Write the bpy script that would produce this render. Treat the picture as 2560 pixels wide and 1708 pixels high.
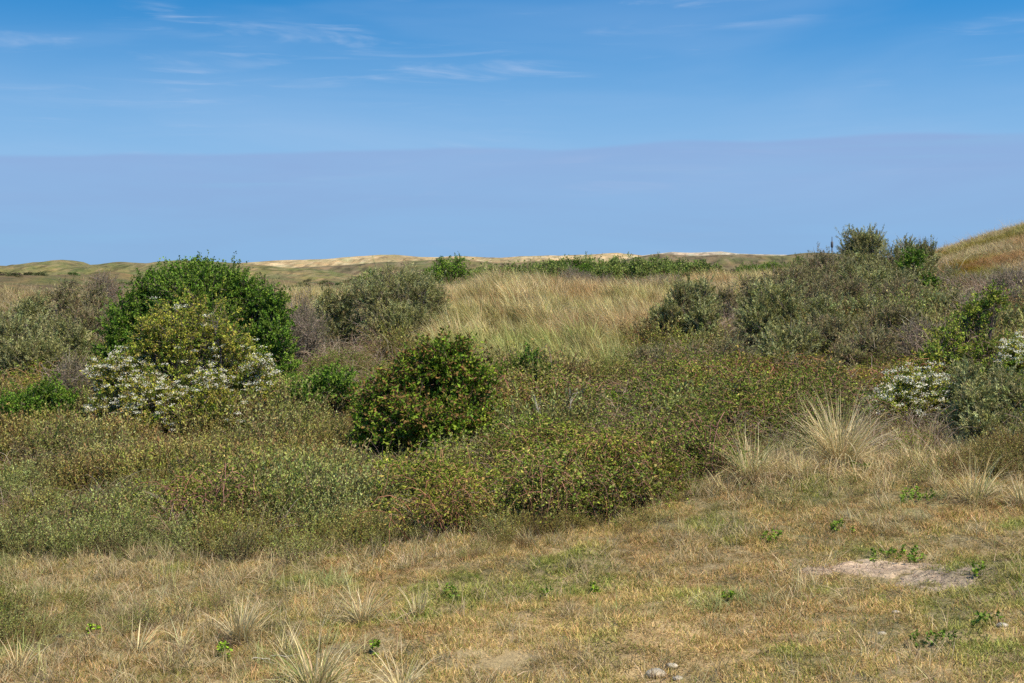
import bpy, math
import numpy as np

# ------------------------------------------------------------------ camera, sky, sun, exposure
for o in list(bpy.data.objects):
    bpy.data.objects.remove(o)
SC = bpy.context.scene
COL = SC.collection
CZ = 4.2            # eye height above the near turf
F = 3200.0          # focal length in pixels of a 2560 px wide frame (45 mm)
HROW = 665.0        # row of the horizon in that frame
cam = bpy.data.cameras.new('camera')
cam.lens = 45.0
cam.sensor_width = 36.0
cam.shift_y = -(854.0 - HROW) / 2560.0
cam.clip_start = 0.1
cam.clip_end = 6000.0
camo = bpy.data.objects.new('camera', cam)
camo.location = (0, 0, CZ)
camo.rotation_euler = (math.radians(90), 0, 0)
COL.objects.link(camo)
SC.camera = camo

EXPO = 0.5
SKY_STR = 0.12
SKY_K = SKY_STR * 2 ** EXPO      # picture brightness of one unit of sky colour
SKY_SAT, SKY_TINT = 1.4, (0.72, 1.2, 1.12, 1)
SUN_AZ, SUN_EL = math.radians(128), math.radians(58)     # azimuth clockwise from +Y (the view direction)
SD = np.array([math.sin(SUN_AZ) * math.cos(SUN_EL), math.cos(SUN_AZ) * math.cos(SUN_EL), math.sin(SUN_EL)])

W = bpy.data.worlds.new('World')
SC.world = W
W.use_nodes = True
nt = W.node_tree
nt.nodes.clear()


def N(tree, typ, **kw):
    n = tree.nodes.new(typ)
    for k, v in kw.items():
        setattr(n, k, v)
    return n


def setin(tree, node, key, v):
    s = node.inputs[key]
    if isinstance(v, bpy.types.NodeSocket):
        tree.links.new(v, s)
    else:
        s.default_value = v


def M_(tree, op, a, b=None, c=None, clamp=False):
    n = N(tree, 'ShaderNodeMath', operation=op)
    n.use_clamp = clamp
    for i, v in enumerate((a, b, c)):
        if v is not None:
            setin(tree, n, i, v)
    return n.outputs[0]


def MIX(tree, fac, a, b, blend='MIX'):
    n = N(tree, 'ShaderNodeMix', data_type='RGBA', blend_type=blend)
    setin(tree, n, 0, fac)
    setin(tree, n, 6, a)
    setin(tree, n, 7, b)
    return n.outputs[2]


def RAMP(tree, fac, stops, interp='LINEAR'):
    n = N(tree, 'ShaderNodeValToRGB')
    e = n.color_ramp
    e.interpolation = interp
    while len(e.elements) < len(stops):
        e.elements.new(0.5)
    for el, (p, c) in zip(e.elements, stops):
        el.position = p
        el.color = c if len(c) == 4 else (*c, 1)
    setin(tree, n, 0, fac)
    return n.outputs[0]


def SMOOTH(tree, v, lo, hi):
    n = N(tree, 'ShaderNodeMapRange', interpolation_type='SMOOTHSTEP')
    setin(tree, n, 0, v)
    n.inputs[1].default_value = lo
    n.inputs[2].default_value = hi
    return n.outputs[0]


def NOISE(tree, vec, scale, detail=3.0, rough=0.5, dist=0.0):
    n = N(tree, 'ShaderNodeTexNoise')
    if vec is not None:
        setin(tree, n, 'Vector', vec)
    n.inputs['Scale'].default_value = scale
    n.inputs['Detail'].default_value = detail
    n.inputs['Roughness'].default_value = rough
    n.inputs['Distortion'].default_value = dist
    return n.outputs[0]


tc = N(nt, 'ShaderNodeTexCoord')
nrm = N(nt, 'ShaderNodeVectorMath', operation='NORMALIZE')
nt.links.new(tc.outputs['Generated'], nrm.inputs[0])
sp = N(nt, 'ShaderNodeSeparateXYZ')
nt.links.new(nrm.outputs[0], sp.inputs[0])
dx, dy, dz = sp.outputs
# the sky is sampled somewhat above the true elevation: the air here is very clean down to the horizon
zz = M_(nt, 'ADD', M_(nt, 'MULTIPLY', M_(nt, 'MAXIMUM', dz, 0.0), 1.15), 0.30)
cb = N(nt, 'ShaderNodeCombineXYZ')
for i, v in enumerate((dx, dy, zz)):
    nt.links.new(v, cb.inputs[i])
nv = N(nt, 'ShaderNodeVectorMath', operation='NORMALIZE')
nt.links.new(cb.outputs[0], nv.inputs[0])
sky = N(nt, 'ShaderNodeTexSky', sky_type='NISHITA')
sky.sun_disc = False
sky.sun_elevation = SUN_EL
sky.sun_rotation = SUN_AZ
sky.altitude = 0
sky.air_density = 1.0
sky.dust_density = 0.2
sky.ozone_density = 2.0
nt.links.new(nv.outputs[0], sky.inputs[0])
hs = N(nt, 'ShaderNodeHueSaturation')
hs.inputs['Saturation'].default_value = SKY_SAT
hs.inputs['Value'].default_value = 1.0
nt.links.new(sky.outputs[0], hs.inputs['Color'])
skyc = MIX(nt, 1.0, hs.outputs[0], SKY_TINT, 'MULTIPLY')
az = M_(nt, 'ARCTAN2', dx, dy)
el = M_(nt, 'ARCSINE', dz)


def azel(sa, se, off):
    c = N(nt, 'ShaderNodeCombineXYZ')
    nt.links.new(M_(nt, 'MULTIPLY', az, sa), c.inputs[0])
    nt.links.new(M_(nt, 'MULTIPLY', el, se), c.inputs[1])
    c.inputs[2].default_value = off
    return c.outputs[0]


def RAD(r, g, b):
    return (r / SKY_K, g / SKY_K, b / SKY_K, 1)


# pale air towards the horizon, thin cirrus wisps stretched along it and one low bank with a clear upper edge
pale = M_(nt, 'SUBTRACT', 1.0, SMOOTH(nt, el, 0.055, 0.225))
wisp = SMOOTH(nt, NOISE(nt, azel(5.5, 60.0, 3.7), 1.0, 5.0, 0.6, 0.7), 0.52, 0.80)
wispm = SMOOTH(nt, NOISE(nt, azel(4.5, 22.0, 8.4), 1.0, 2.0, 0.5), 0.46, 0.66)
wisp2 = M_(nt, 'MULTIPLY', SMOOTH(nt, NOISE(nt, azel(7.0, 75.0, 21.1), 1.0, 5.0, 0.6, 0.7), 0.52, 0.80), SMOOTH(nt, NOISE(nt, azel(5.0, 26.0, 33.7), 1.0, 2.0, 0.5), 0.47, 0.66))
veil = SMOOTH(nt, NOISE(nt, azel(2.4, 16.0, 1.3), 1.0, 4.0, 0.55, 0.4), 0.42, 0.78)
edge = M_(nt, 'ADD', M_(nt, 'MULTIPLY', NOISE(nt, azel(6.0, 0.0, 7.9), 1.0, 2.0, 0.4), 0.016),
           M_(nt, 'ADD', M_(nt, 'MULTIPLY', M_(nt, 'SINE', M_(nt, 'ADD', M_(nt, 'MULTIPLY', az, 3.2), 0.4)), 0.010), 0.079))
banke = M_(nt, 'SUBTRACT', el, edge)
bank = M_(nt, 'SUBTRACT', 1.0, SMOOTH(nt, banke, -0.0015, 0.0028))
broken = SMOOTH(nt, NOISE(nt, azel(3.0, 18.0, 2.2), 1.0, 4.0, 0.6, 0.6), 0.30, 0.70)
low = SMOOTH(nt, el, 0.0, 0.10)
streak = SMOOTH(nt, NOISE(nt, azel(3.0, 80.0, 9.9), 1.0, 4.0, 0.55, 0.5), 0.48, 0.8)
streakm = SMOOTH(nt, NOISE(nt, azel(2.8, 12.0, 4.4), 1.0, 2.0, 0.5), 0.45, 0.65)
cl = MIX(nt, M_(nt, 'MULTIPLY', pale, 0.92), skyc, RAD(0.295, 0.525, 0.81))
cl = MIX(nt, M_(nt, 'MULTIPLY', veil, 0.24), cl, RAD(0.42, 0.58, 0.84))
cl = MIX(nt, M_(nt, 'MULTIPLY', M_(nt, 'MAXIMUM', M_(nt, 'MULTIPLY', wisp, wispm), wisp2), 0.5), cl, RAD(0.50, 0.62, 0.84))
bankc = MIX(nt, low, RAD(0.262, 0.452, 0.722), RAD(0.275, 0.420, 0.715))
cl = MIX(nt, M_(nt, 'MULTIPLY', bank, M_(nt, 'ADD', M_(nt, 'MULTIPLY', broken, 0.38), 0.55)), cl, bankc)
cl = MIX(nt, M_(nt, 'MULTIPLY', M_(nt, 'MULTIPLY', bank, M_(nt, 'MULTIPLY', streak, streakm)), 0.55), cl, RAD(0.27, 0.52, 0.78))
bg = N(nt, 'ShaderNodeBackground')
bg.inputs['Strength'].default_value = SKY_STR
nt.links.new(cl, bg.inputs['Color'])
wo = N(nt, 'ShaderNodeOutputWorld')
nt.links.new(bg.outputs[0], wo.inputs[0])
W.cycles.sampling_method = 'MANUAL'
W.cycles.sample_map_resolution = 256

sun = bpy.data.lights.new('sun', 'SUN')
sun.energy = 4.8
sun.angle = math.radians(0.53)
sun.color = (1.0, 0.93, 0.82)
suno = bpy.data.objects.new('sun', sun)
from mathutils import Vector
suno.rotation_euler = Vector(SD).to_track_quat('Z', 'Y').to_euler()
suno.location = (20, -20, 40)
COL.objects.link(suno)
SC.view_settings.view_transform = 'Standard'
SC.view_settings.look = 'None'
SC.view_settings.exposure = EXPO
SC.view_settings.gamma = 1.0
SC.view_settings.use_curve_mapping = False
SC.cycles.use_denoising = False
SC.cycles.max_bounces = 4
SC.cycles.diffuse_bounces = 2
SC.cycles.transmission_bounces = 2
SC.cycles.glossy_bounces = 1
SC.cycles.caustics_reflective = False
SC.cycles.caustics_refractive = False

# ------------------------------------------------------------------ helpers
R0 = np.random.default_rng(11)


def hash2(i, j, s):
    h = (i.astype(np.int64) * 374761393 + j.astype(np.int64) * 668265263 + s * 974711) & 0x7fffffff
    h = ((h ^ (h >> 13)) * 1274126177) & 0x7fffffff
    h = h ^ (h >> 16)
    return (h & 0xffff) / 65535.0


def vnoise(x, y, s=0):
    x = np.asarray(x, float)
    y = np.asarray(y, float)
    i = np.floor(x)
    j = np.floor(y)
    u = x - i
    v = y - j
    u = u * u * (3 - 2 * u)
    v = v * v * (3 - 2 * v)
    a = hash2(i, j, s)
    b = hash2(i + 1, j, s)
    c = hash2(i, j + 1, s)
    d = hash2(i + 1, j + 1, s)
    return (a * (1 - u) + b * u) * (1 - v) + (c * (1 - u) + d * u) * v


def fbm(x, y, s=0, o=3):
    t = 0
    a = 0.5
    n = 0
    for k in range(o):
        t = t + a * vnoise(x * 2 ** k + 17.3 * k, y * 2 ** k - 9.1 * k, s + k)
        n += a
        a *= 0.5
    return t / n


def sstep(x, a, b):
    t = np.clip((x - a) / (b - a), 0, 1)
    return t * t * (3 - 2 * t)


# ------------------------------------------------------------------ the lie of the land
LY = np.log(np.array([4, 9, 12, 15, 18, 20, 22, 24, 26, 29, 32, 36, 40, 46, 52, 58, 66, 80, 100, 130, 200, 400, 1600.]))
DROP = {   # depth below the eye at those distances, by column of the view
    -500: [4.3, 4.3, 4.25, 4.25, 4.2, 4.2, 4.2, 4.2, 4.1, 3.8, 3.4, 2.9, 2.5, 1.9, 1.5, 1.4, 1.7, 2.6, 3.0, 3.5, 3.5, 4, 4],
    0:    [4.3, 4.3, 4.25, 4.2, 4.2, 4.2, 4.2, 4.2, 4.1, 3.85, 3.5, 3.0, 2.6, 2.05, 1.6, 1.5, 1.8, 2.6, 3.2, 3.5, 3.5, 4, 4],
    640:  [4.1, 4.1, 4.08, 4.08, 4.12, 4.15, 4.15, 4.12, 4.05, 3.8, 3.5, 3.1, 2.75, 2.3, 1.9, 1.8, 1.9, 2.6, 3.1, 3.5, 4, 4, 4],
    960:  [4.0, 4.0, 3.98, 3.98, 4.0, 4.05, 4.08, 4.0, 3.8, 3.4, 3.05, 2.65, 2.35, 1.9, 1.6, 1.55, 1.7, 2.4, 2.6, 3.3, 4, 4, 4],
    1280: [3.9, 3.9, 3.9, 3.87, 3.8, 3.8, 3.85, 3.75, 3.5, 3.05, 2.7, 2.25, 1.9, 1.3, 0.95, 1.2, 1.7, 2.2, 2.2, 3.0, 4, 4, 4],
    1600: [3.85, 3.85, 3.82, 3.76, 3.6, 3.5, 3.55, 3.4, 3.2, 2.9, 2.65, 2.35, 2.15, 1.85, 1.65, 1.5, 1.5, 2.0, 2.1, 2.8, 4, 4, 4],
    1920: [3.75, 3.75, 3.75, 3.65, 3.4, 3.1, 3.1, 2.95, 2.85, 2.65, 2.45, 2.1, 1.8, 1.4, 1.1, 0.9, 0.9, 1.5, 2.0, 2.6, 4, 4, 4],
    2250: [3.65, 3.65, 3.65, 3.5, 3.25, 3.1, 3.05, 2.95, 2.75, 2.4, 2.05, 1.6, 1.25, 0.75, 0.3, 0.15, 0.35, 1.2, 2.0, 2.8, 4, 4, 4],
    2400: [3.6, 3.6, 3.58, 3.42, 3.15, 3.05, 2.98, 2.8, 2.55, 2.05, 1.65, 1.1, 0.65, -0.05, -0.65, -0.9, -0.6, 0.6, 1.8, 2.8, 4, 4, 4],
    2560: [3.5, 3.5, 3.5, 3.32, 3.05, 2.98, 2.9, 2.7, 2.4, 1.85, 1.4, 0.8, 0.25, -0.6, -1.4, -1.95, -1.7, -0.3, 1.6, 2.8, 4, 4, 4],
    2900: [3.4, 3.4, 3.4, 3.2, 2.9, 2.8, 2.7, 2.5, 2.2, 1.6, 1.1, 0.4, -0.2, -1.2, -2.2, -2.9, -3.0, -1.6, 0.6, 2.6, 4, 4, 4],
}
_px = np.array(sorted(DROP))
_LU = np.linspace(LY[0], LY[-1], 420)
_AU = np.linspace(-0.7, 0.7, 240)
_tab = np.array([np.interp(_LU, LY, DROP[p]) for p in _px])
_tab = np.array([np.interp(_AU, (_px - 1280) / F, _tab[:, k]) for k in range(len(_LU))])       # [logY, a]


def _blur(t, r, ax):
    k = np.exp(-0.5 * (np.arange(-3 * r, 3 * r + 1) / r) ** 2)
    k /= k.sum()
    t = np.pad(t, [(3 * r, 3 * r) if i == ax else (0, 0) for i in (0, 1)], mode='edge')
    return np.apply_along_axis(lambda v: np.convolve(v, k, 'valid'), ax, t)


_tab = _blur(_blur(_tab, 4, 0), 5, 1)


def gz(X, Y):
    """height of the ground"""
    X = np.asarray(X, float)
    Y = np.asarray(Y, float)
    Yc = np.clip(Y, 4.0, 1590)
    a = np.clip(X / np.maximum(Yc, 9.0), -0.699, 0.699)
    u = (np.log(Yc) - _LU[0]) / (_LU[1] - _LU[0])
    v = (a - _AU[0]) / (_AU[1] - _AU[0])
    i = np.clip(u.astype(int), 0, len(_LU) - 2)
    j = np.clip(v.astype(int), 0, len(_AU) - 2)
    u = u - i
    v = v - j
    d = (_tab[i, j] * (1 - v) + _tab[i, j + 1] * v) * (1 - u) + (_tab[i + 1, j] * (1 - v) + _tab[i + 1, j + 1] * v) * u
    z = CZ - d
    z = z + (fbm(X / 1.5, Y / 1.5, 3, 3) - 0.5) * 0.22
    z = z + (fbm(X / 0.55, Y / 0.6, 15, 2) - 0.5) * 0.13 * (1 - sstep(Y, 24, 32))
    z = z + (fbm(X / 5, Y / 5, 9, 2) - 0.5) * 0.3 * sstep(Y, 10, 30)
    z = z + (fbm(X / 3.2, Y / 4.5, 19, 2) - 0.5) * 1.1 * sstep(Y, 32, 40) * (1 - sstep(Y, 56, 66)) * (1 - sstep(X / np.maximum(Y, 1), 0.14, 0.2))
    far = sstep(Y, 110, 320)
    z = z + (fbm(X / 42 + 3.1, Y / 60, 21, 4) - 0.42) * 9.0 * far * (1 - sstep(Y, 900, 1400))
    z = z + (fbm(X / 14, Y / 18, 27, 2) - 0.5) * 1.6 * sstep(Y, 75, 150) * (1 - sstep(Y, 900, 1400))
    return z


def pxy(px, Y):
    return (px - 1280) / F * Y


def zrow(py, Y):
    return CZ - (py - HROW) / F * Y


def proj(X, Y, z):
    return 1280 + F * X / Y, HROW + F * (CZ - z) / Y


def ground_at(px, py, y0=9.0, y1=90.0):
    """where the line of sight through a point of the view first meets the ground"""
    Y = np.linspace(y0, y1, 1600)
    X = pxy(px, Y)
    r = proj(X, Y, gz(X, Y))[1]
    k = np.argmax(r <= py)
    return X[k], Y[k]


# ------------------------------------------------------------------ mesh building
class MB:
    def __init__(s):
        s.v, s.c, s.t, s.q, s.n = [], [], [], [], 0

    def add(s, v, c, t=None, q=None):
        v = np.asarray(v, np.float32).reshape(-1, 3)
        c = np.asarray(c, np.float32)
        if c.ndim == 1:
            c = np.tile(c, (len(v), 1))
        s.v.append(v)
        s.c.append(c.reshape(-1, 3))
        if t is not None and len(t):
            s.t.append(np.asarray(t, np.int64) + s.n)
        if q is not None and len(q):
            s.q.append(np.asarray(q, np.int64) + s.n)
        s.n += len(v)

    def mesh(s, name, mat, smooth=False):
        me = bpy.data.meshes.new(name)
        v = np.concatenate(s.v)
        c = np.clip(np.concatenate(s.c), 0, 1)
        t = np.concatenate(s.t) if s.t else np.zeros((0, 3), np.int64)
        q = np.concatenate(s.q) if s.q else np.zeros((0, 4), np.int64)
        nl = t.size + q.size
        npoly = len(t) + len(q)
        me.vertices.add(len(v))
        me.loops.add(nl)
        me.polygons.add(npoly)
        me.vertices.foreach_set('co', v.ravel())
        me.loops.foreach_set('vertex_index', np.concatenate([t.ravel(), q.ravel()]).astype(np.int32))
        st = np.concatenate([np.arange(len(t)) * 3, t.size + np.arange(len(q)) * 4]).astype(np.int32)
        me.polygons.foreach_set('loop_start', st)
        if smooth:
            me.polygons.foreach_set('use_smooth', np.ones(npoly, bool))
        at = me.attributes.new('Col', 'FLOAT_COLOR', 'POINT')
        at.data.foreach_set('color', np.concatenate([c, np.ones((len(c), 1), np.float32)], 1).ravel())
        me.update(calc_edges=True)
        me.validate()
        if mat:
            me.materials.append(mat)
        return me


def link(name, me, parent=None, label=None, cat=None, group=None, kind=None, loc=None):
    o = bpy.data.objects.new(name, me)
    COL.objects.link(o)
    if parent is not None:
        o.parent = parent
    if loc is not None:
        o.location = loc
    for k, v in (('label', label), ('category', cat), ('group', group), ('kind', kind)):
        if v:
            o[k] = v
    return o


def unit(v):
    return v / np.maximum(np.linalg.norm(v, axis=-1, keepdims=True), 1e-9)


def perp(d, rng):
    r = rng.normal(size=d.shape)
    r = r - (r * d).sum(-1, keepdims=True) * d
    return unit(r)


def blades(mb, rng, base, az_, length, width, lean, bend, c0, c1, seg=2, face_jit=1.0):
    """curved tapering grass blades; lean: start angle from vertical, bend: extra angle at the tip"""
    n = len(base)
    h = np.stack([np.cos(az_), np.sin(az_), 0 * az_], 1)
    sa = az_ + math.pi / 2 + rng.normal(size=n) * face_jit
    side = np.stack([np.cos(sa), np.sin(sa), 0 * sa], 1)
    p = base.copy()
    vs, cs = [], []
    for k in range(seg + 1):
        t = k / seg
        w = width * (1 - t ** 1.6)
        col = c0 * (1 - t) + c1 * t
        if k < seg:
            vs += [p - side * w[:, None] * 0.5, p + side * w[:, None] * 0.5]
            cs += [col, col]
        else:
            vs.append(p)
            cs.append(col)
        ang = lean + bend * (t + 0.5 / seg)
        st = (length / seg)[:, None]
        p = p + (h * np.sin(ang)[:, None] + np.array([0, 0, 1.]) * np.cos(ang)[:, None]) * st
    m = 2 * seg + 1
    V = np.stack(vs, 1).reshape(-1, 3)
    C = np.stack(cs, 1).reshape(-1, 3)
    b = np.arange(n)[:, None] * m
    q = [b + np.array([[2 * k, 2 * k + 1, 2 * k + 3, 2 * k + 2]]) for k in range(seg - 1)]
    t = b + np.array([[2 * seg - 2, 2 * seg - 1, 2 * seg]])
    mb.add(V, C, t, np.concatenate(q) if q else None)


def leaves(mb, rng, p, d, length, width, col, fold=0.25):
    """rhombic leaves with a fold along the midrib"""
    n = len(p)
    s = perp(d, rng)
    up = np.cross(d, s)
    L = length[:, None]
    Wd = width[:, None]
    mid = p + d * L * 0.45
    a = p
    b = mid + s * Wd * 0.5 + up * Wd * fold
    c = p + d * L - up * L * 0.1
    e = mid - s * Wd * 0.5 + up * Wd * fold
    V = np.stack([a, b, c, e], 1).reshape(-1, 3)
    i = np.arange(n)[:, None] * 4
    t = np.concatenate([i + np.array([[0, 1, 2]]), i + np.array([[0, 2, 3]])])
    mb.add(V, np.repeat(col, 4, 0), t)


def tubes(mb, pts, rad, col, sides=3):
    """pts [n, k, 3] polylines, rad [n, k]"""
    n, k, _ = pts.shape
    d = unit(pts[:, -1] - pts[:, 0])
    ref = np.where(np.abs(d[:, 2:3]) > 0.9, np.array([[1., 0, 0]]), np.array([[0, 0, 1.]]))
    s = unit(np.cross(d, ref))
    u = np.cross(d, s)
    rings = []
    for j in range(sides):
        a = 2 * math.pi * j / sides
        rings.append(pts + (s * math.cos(a) + u * math.sin(a))[:, None, :] * rad[:, :, None])
    V = np.stack(rings, 2)          # n,k,sides,3
    b = (np.arange(n) * k * sides)[:, None]
    q = []
    for i in range(k - 1):
        for j in range(sides):
            j2 = (j + 1) % sides
            q.append(b + np.array([[i * sides + j, i * sides + j2, (i + 1) * sides + j2, (i + 1) * sides + j]]))
    C = np.repeat(col, k * sides, 0) if np.ndim(col) == 2 else col
    mb.add(V.reshape(-1, 3), C, None, np.concatenate(q))


def pick(rng, n, pal, w, jit=0.15):
    pal = np.array(pal, float)
    w = np.array(w, float)
    i = rng.choice(len(pal), n, p=w / w.sum())
    return pal[i] * np.exp(rng.normal(size=(n, 1)) * jit) * (1 + rng.normal(size=(n, 3)) * 0.05)


# ------------------------------------------------------------------ materials
def leaf_material(name, inst=False, trans=0.2, rough=0.6, spec=0.1):
    m = bpy.data.materials.new(name)
    m.use_nodes = True
    t = m.node_tree
    t.nodes.clear()
    a = N(t, 'ShaderNodeAttribute', attribute_name='Col')
    c = a.outputs['Color']
    if inst:
        b = N(t, 'ShaderNodeAttribute', attribute_name='tint', attribute_type='INSTANCER')
        c = MIX(t, 1.0, c, b.outputs['Color'], 'MULTIPLY')
    pb = N(t, 'ShaderNodeBsdfPrincipled')
    t.links.new(c, pb.inputs['Base Color'])
    pb.inputs['Roughness'].default_value = rough
    pb.inputs['Specular IOR Level'].default_value = spec
    out = N(t, 'ShaderNodeOutputMaterial')
    if trans > 0:
        tr = N(t, 'ShaderNodeBsdfTranslucent')
        t.links.new(c, tr.inputs['Color'])
        ms = N(t, 'ShaderNodeMixShader')
        ms.inputs[0].default_value = trans
        t.links.new(pb.outputs[0], ms.inputs[1])
        t.links.new(tr.outputs[0], ms.inputs[2])
        t.links.new(ms.outputs[0], out.inputs[0])
    else:
        t.links.new(pb.outputs[0], out.inputs[0])
    return m


MLEAF = leaf_material('leaf')
MGRASS = leaf_material('grass_blade', True, 0.25, 0.65, 0.1)
MINST = leaf_material('undergrowth_leaf', True, 0.2)
MBLADE = leaf_material('marram_blade', False, 0.25, 0.6, 0.12)
MPETAL = leaf_material('petal', False, 0.25, 0.7, 0.1)


def bark_material():
    m = bpy.data.materials.new('bark')
    m.use_nodes = True
    t = m.node_tree
    pb = t.nodes['Principled BSDF']
    a = N(t, 'ShaderNodeAttribute', attribute_name='Col')
    g = N(t, 'ShaderNodeTexCoord')
    n = NOISE(t, g.outputs['Object'], 30.0, 3.0, 0.6)
    c = MIX(t, 1.0, a.outputs['Color'], RAMP(t, n, [(0.3, (0.6, 0.58, 0.55)), (0.7, (1.25, 1.25, 1.25))]), 'MULTIPLY')
    t.links.new(c, pb.inputs['Base Color'])
    pb.inputs['Roughness'].default_value = 0.85
    return m


MBARK = bark_material()


def ground_material():
    m = bpy.data.materials.new('dune_soil')
    m.use_nodes = True
    t = m.node_tree
    pb = t.nodes['Principled BSDF']
    pb.inputs['Roughness'].default_value = 0.95
    pb.inputs['Specular IOR Level'].default_value = 0.1
    g = N(t, 'ShaderNodeTexCoord').outputs['Object']
    a = N(t, 'ShaderNodeAttribute', attribute_name='Col')
    f1 = NOISE(t, g, 2.2, 5.0, 0.65)
    f2 = NOISE(t, g, 26.0, 4.0, 0.7)
    f3 = NOISE(t, g, 0.11, 6.0, 0.62)
    f4 = NOISE(t, g, 0.9, 5.0, 0.7)
    k = RAMP(t, f1, [(0.3, (0.72, 0.72, 0.70)), (0.7, (1.3, 1.28, 1.2))])
    k2 = RAMP(t, f2, [(0.25, (0.6, 0.6, 0.6)), (0.75, (1.4, 1.38, 1.3))])
    k3 = RAMP(t, f3, [(0.35, (0.75, 0.9, 0.8)), (0.5, (1, 1, 1)), (0.66, (1.35, 1.2, 1.1))])
    k4 = RAMP(t, f4, [(0.34, (0.5, 0.55, 0.5)), (0.48, (1, 1, 1)), (0.7, (1.2, 1.15, 1.0))])
    c = a.outputs['Color']
    for kk in (k, k2, k3, k4):
        c = MIX(t, 1.0, c, kk, 'MULTIPLY')
    t.links.new(c, pb.inputs['Base Color'])
    bp = N(t, 'ShaderNodeBump')
    bp.inputs['Strength'].default_value = 0.7
    bp.inputs['Distance'].default_value = 0.05
    t.links.new(f2, bp.inputs['Height'])
    t.links.new(bp.outputs[0], pb.inputs['Normal'])
    return m


MGROUND = ground_material()

# ------------------------------------------------------------------ which plant grows where
EDGE = (np.array([-900, 0, 500, 880, 1000, 1200, 1400, 1600, 1750, 1850, 2100, 2300, 2560, 3400]),
        np.array([1400, 1400, 1395, 1395, 1385, 1340, 1300, 1252, 1200, 1185, 1160, 1140, 1130, 1130]))


def zones(X, Y, z):
    """weights 0..1 of turf, willow scrub, bramble, marram, hill grass for ground points"""
    px, py = proj(X, np.maximum(Y, 4), z)
    w = (fbm(X / 1.8, Y / 1.8, 41, 3) - 0.5) * 90 + (fbm(X / 0.5, Y / 0.5, 43, 2) - 0.5) * 50
    pyw = py + w
    e = np.interp(px, *EDGE)
    turf = (pyw > e).astype(float)
    marram = ((Y > 30) & (pyw < np.interp(px, [850, 1000, 1100, 1350, 1480, 1580, 1660, 1750, 2050], [720, 870, 950, 1010, 1025, 960, 840, 750, 740]))
              & (px > 830) & (px < 2080) & (Y < 66)).astype(float)
    marram = np.maximum(marram, ((Y > 36) & (Y < 64) & (px > 640) & (px < 850) & (pyw < 800)).astype(float))
    marram = np.maximum(marram, ((Y > 47) & (Y < 62) & (px < 640) & (w > -10)).astype(float))
    hill = ((Y > 36) & (px > 2230) & (Y < 80) & (pyw < np.interp(px, [2230, 2560, 3000], [720, 700, 700]))).astype(float)
    hill = np.maximum(hill, ((px > 2080) & (Y > 44) & (Y < 80)).astype(float))
    left = (pyw > np.interp(px, [-900, 0, 260, 500, 880, 960, 1060], [1060, 1050, 1062, 1050, 1070, 1150, 1300])) & (px + w * 2 < 1060)
    willow = ((turf < 0.5) & left).astype(float)
    far = Y > 62
    turf[far] = 0
    bram = ((turf + marram + hill + willow) < 0.5) & ~far
    return px, py, turf, willow, bram.astype(float), marram, hill


def scrub_zone(px, py, w):
    a = (px > np.interp(py, [700, 850, 930, 1000, 1060, 1110, 1140], [1600, 1600, 1700, 1950, 2200, 2330, 2400])) & (py < 1150)
    b = (px < np.interp(py, [700, 860, 950, 980], [330, 300, 120, 0])) & (py < 1000)
    c = (px > 620) & (px < 900) & (py < 900)
    return (a | b | c).astype(float) * w


# ------------------------------------------------------------------ ground
def build_ground():
    rows = np.concatenate([np.linspace(-25, 7, 14), np.arange(7.5, 30, 0.11), np.geomspace(30, 1600, 200)])
    cols = np.sin(np.linspace(-1, 1, 331) * 1.1) / math.sin(1.1) * 0.95
    A, Yg = np.meshgrid(cols, rows)
    X = A * (np.maximum(Yg, 0) + 12 + 18 * (1 - sstep(Yg, 0, 12)))
    z = gz(X, Yg)
    xf, yf, zf = X.ravel(), Yg.ravel(), z.ravel()
    px, py, turf, wil, bram, mar, hill = zones(xf, yf, zf)
    c = np.tile(np.array([0.17, 0.14, 0.065]), (len(xf), 1))
    far = yf > 62
    n1 = fbm(xf / 9, yf / 9, 55, 4)
    n2 = fbm(xf / 30, yf / 45, 61, 4)
    olive = np.array([0.205, 0.16, 0.075])
    green = np.array([0.13, 0.135, 0.05])
    straw = np.array([0.22, 0.165, 0.095])
    brown = np.array([0.15, 0.11, 0.065])
    fc = olive + (green - olive) * sstep(n1, 0.5, 0.66)[:, None]
    fc = fc + (straw - fc) * (sstep(n2, 0.55, 0.7) * 0.6)[:, None]
    fc = fc + (brown - fc) * (sstep(n1, 0.46, 0.34) * 0.8)[:, None]
    fc = fc * (0.62 + 0.3 * sstep(yf, 150, 500))[:, None]
    c = np.where(far[:, None], fc, c)
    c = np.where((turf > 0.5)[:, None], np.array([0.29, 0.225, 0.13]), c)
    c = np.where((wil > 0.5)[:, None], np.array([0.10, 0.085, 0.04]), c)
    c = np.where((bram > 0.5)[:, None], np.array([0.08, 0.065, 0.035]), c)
    c = np.where((mar > 0.5)[:, None], np.where((px < 640)[:, None], np.array([0.24, 0.18, 0.095]), np.array([0.40, 0.30, 0.16])), c)
    c = np.where((hill > 0.5)[:, None], np.array([0.24, 0.17, 0.075]), c)
    mb = MB()
    nr, nc = X.shape
    i = (np.arange(nr - 1)[:, None] * nc + np.arange(nc - 1)[None, :]).ravel()
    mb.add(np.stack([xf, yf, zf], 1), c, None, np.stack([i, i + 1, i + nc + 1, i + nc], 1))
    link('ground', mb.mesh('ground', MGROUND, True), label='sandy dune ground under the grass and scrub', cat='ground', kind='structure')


build_ground()


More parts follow.
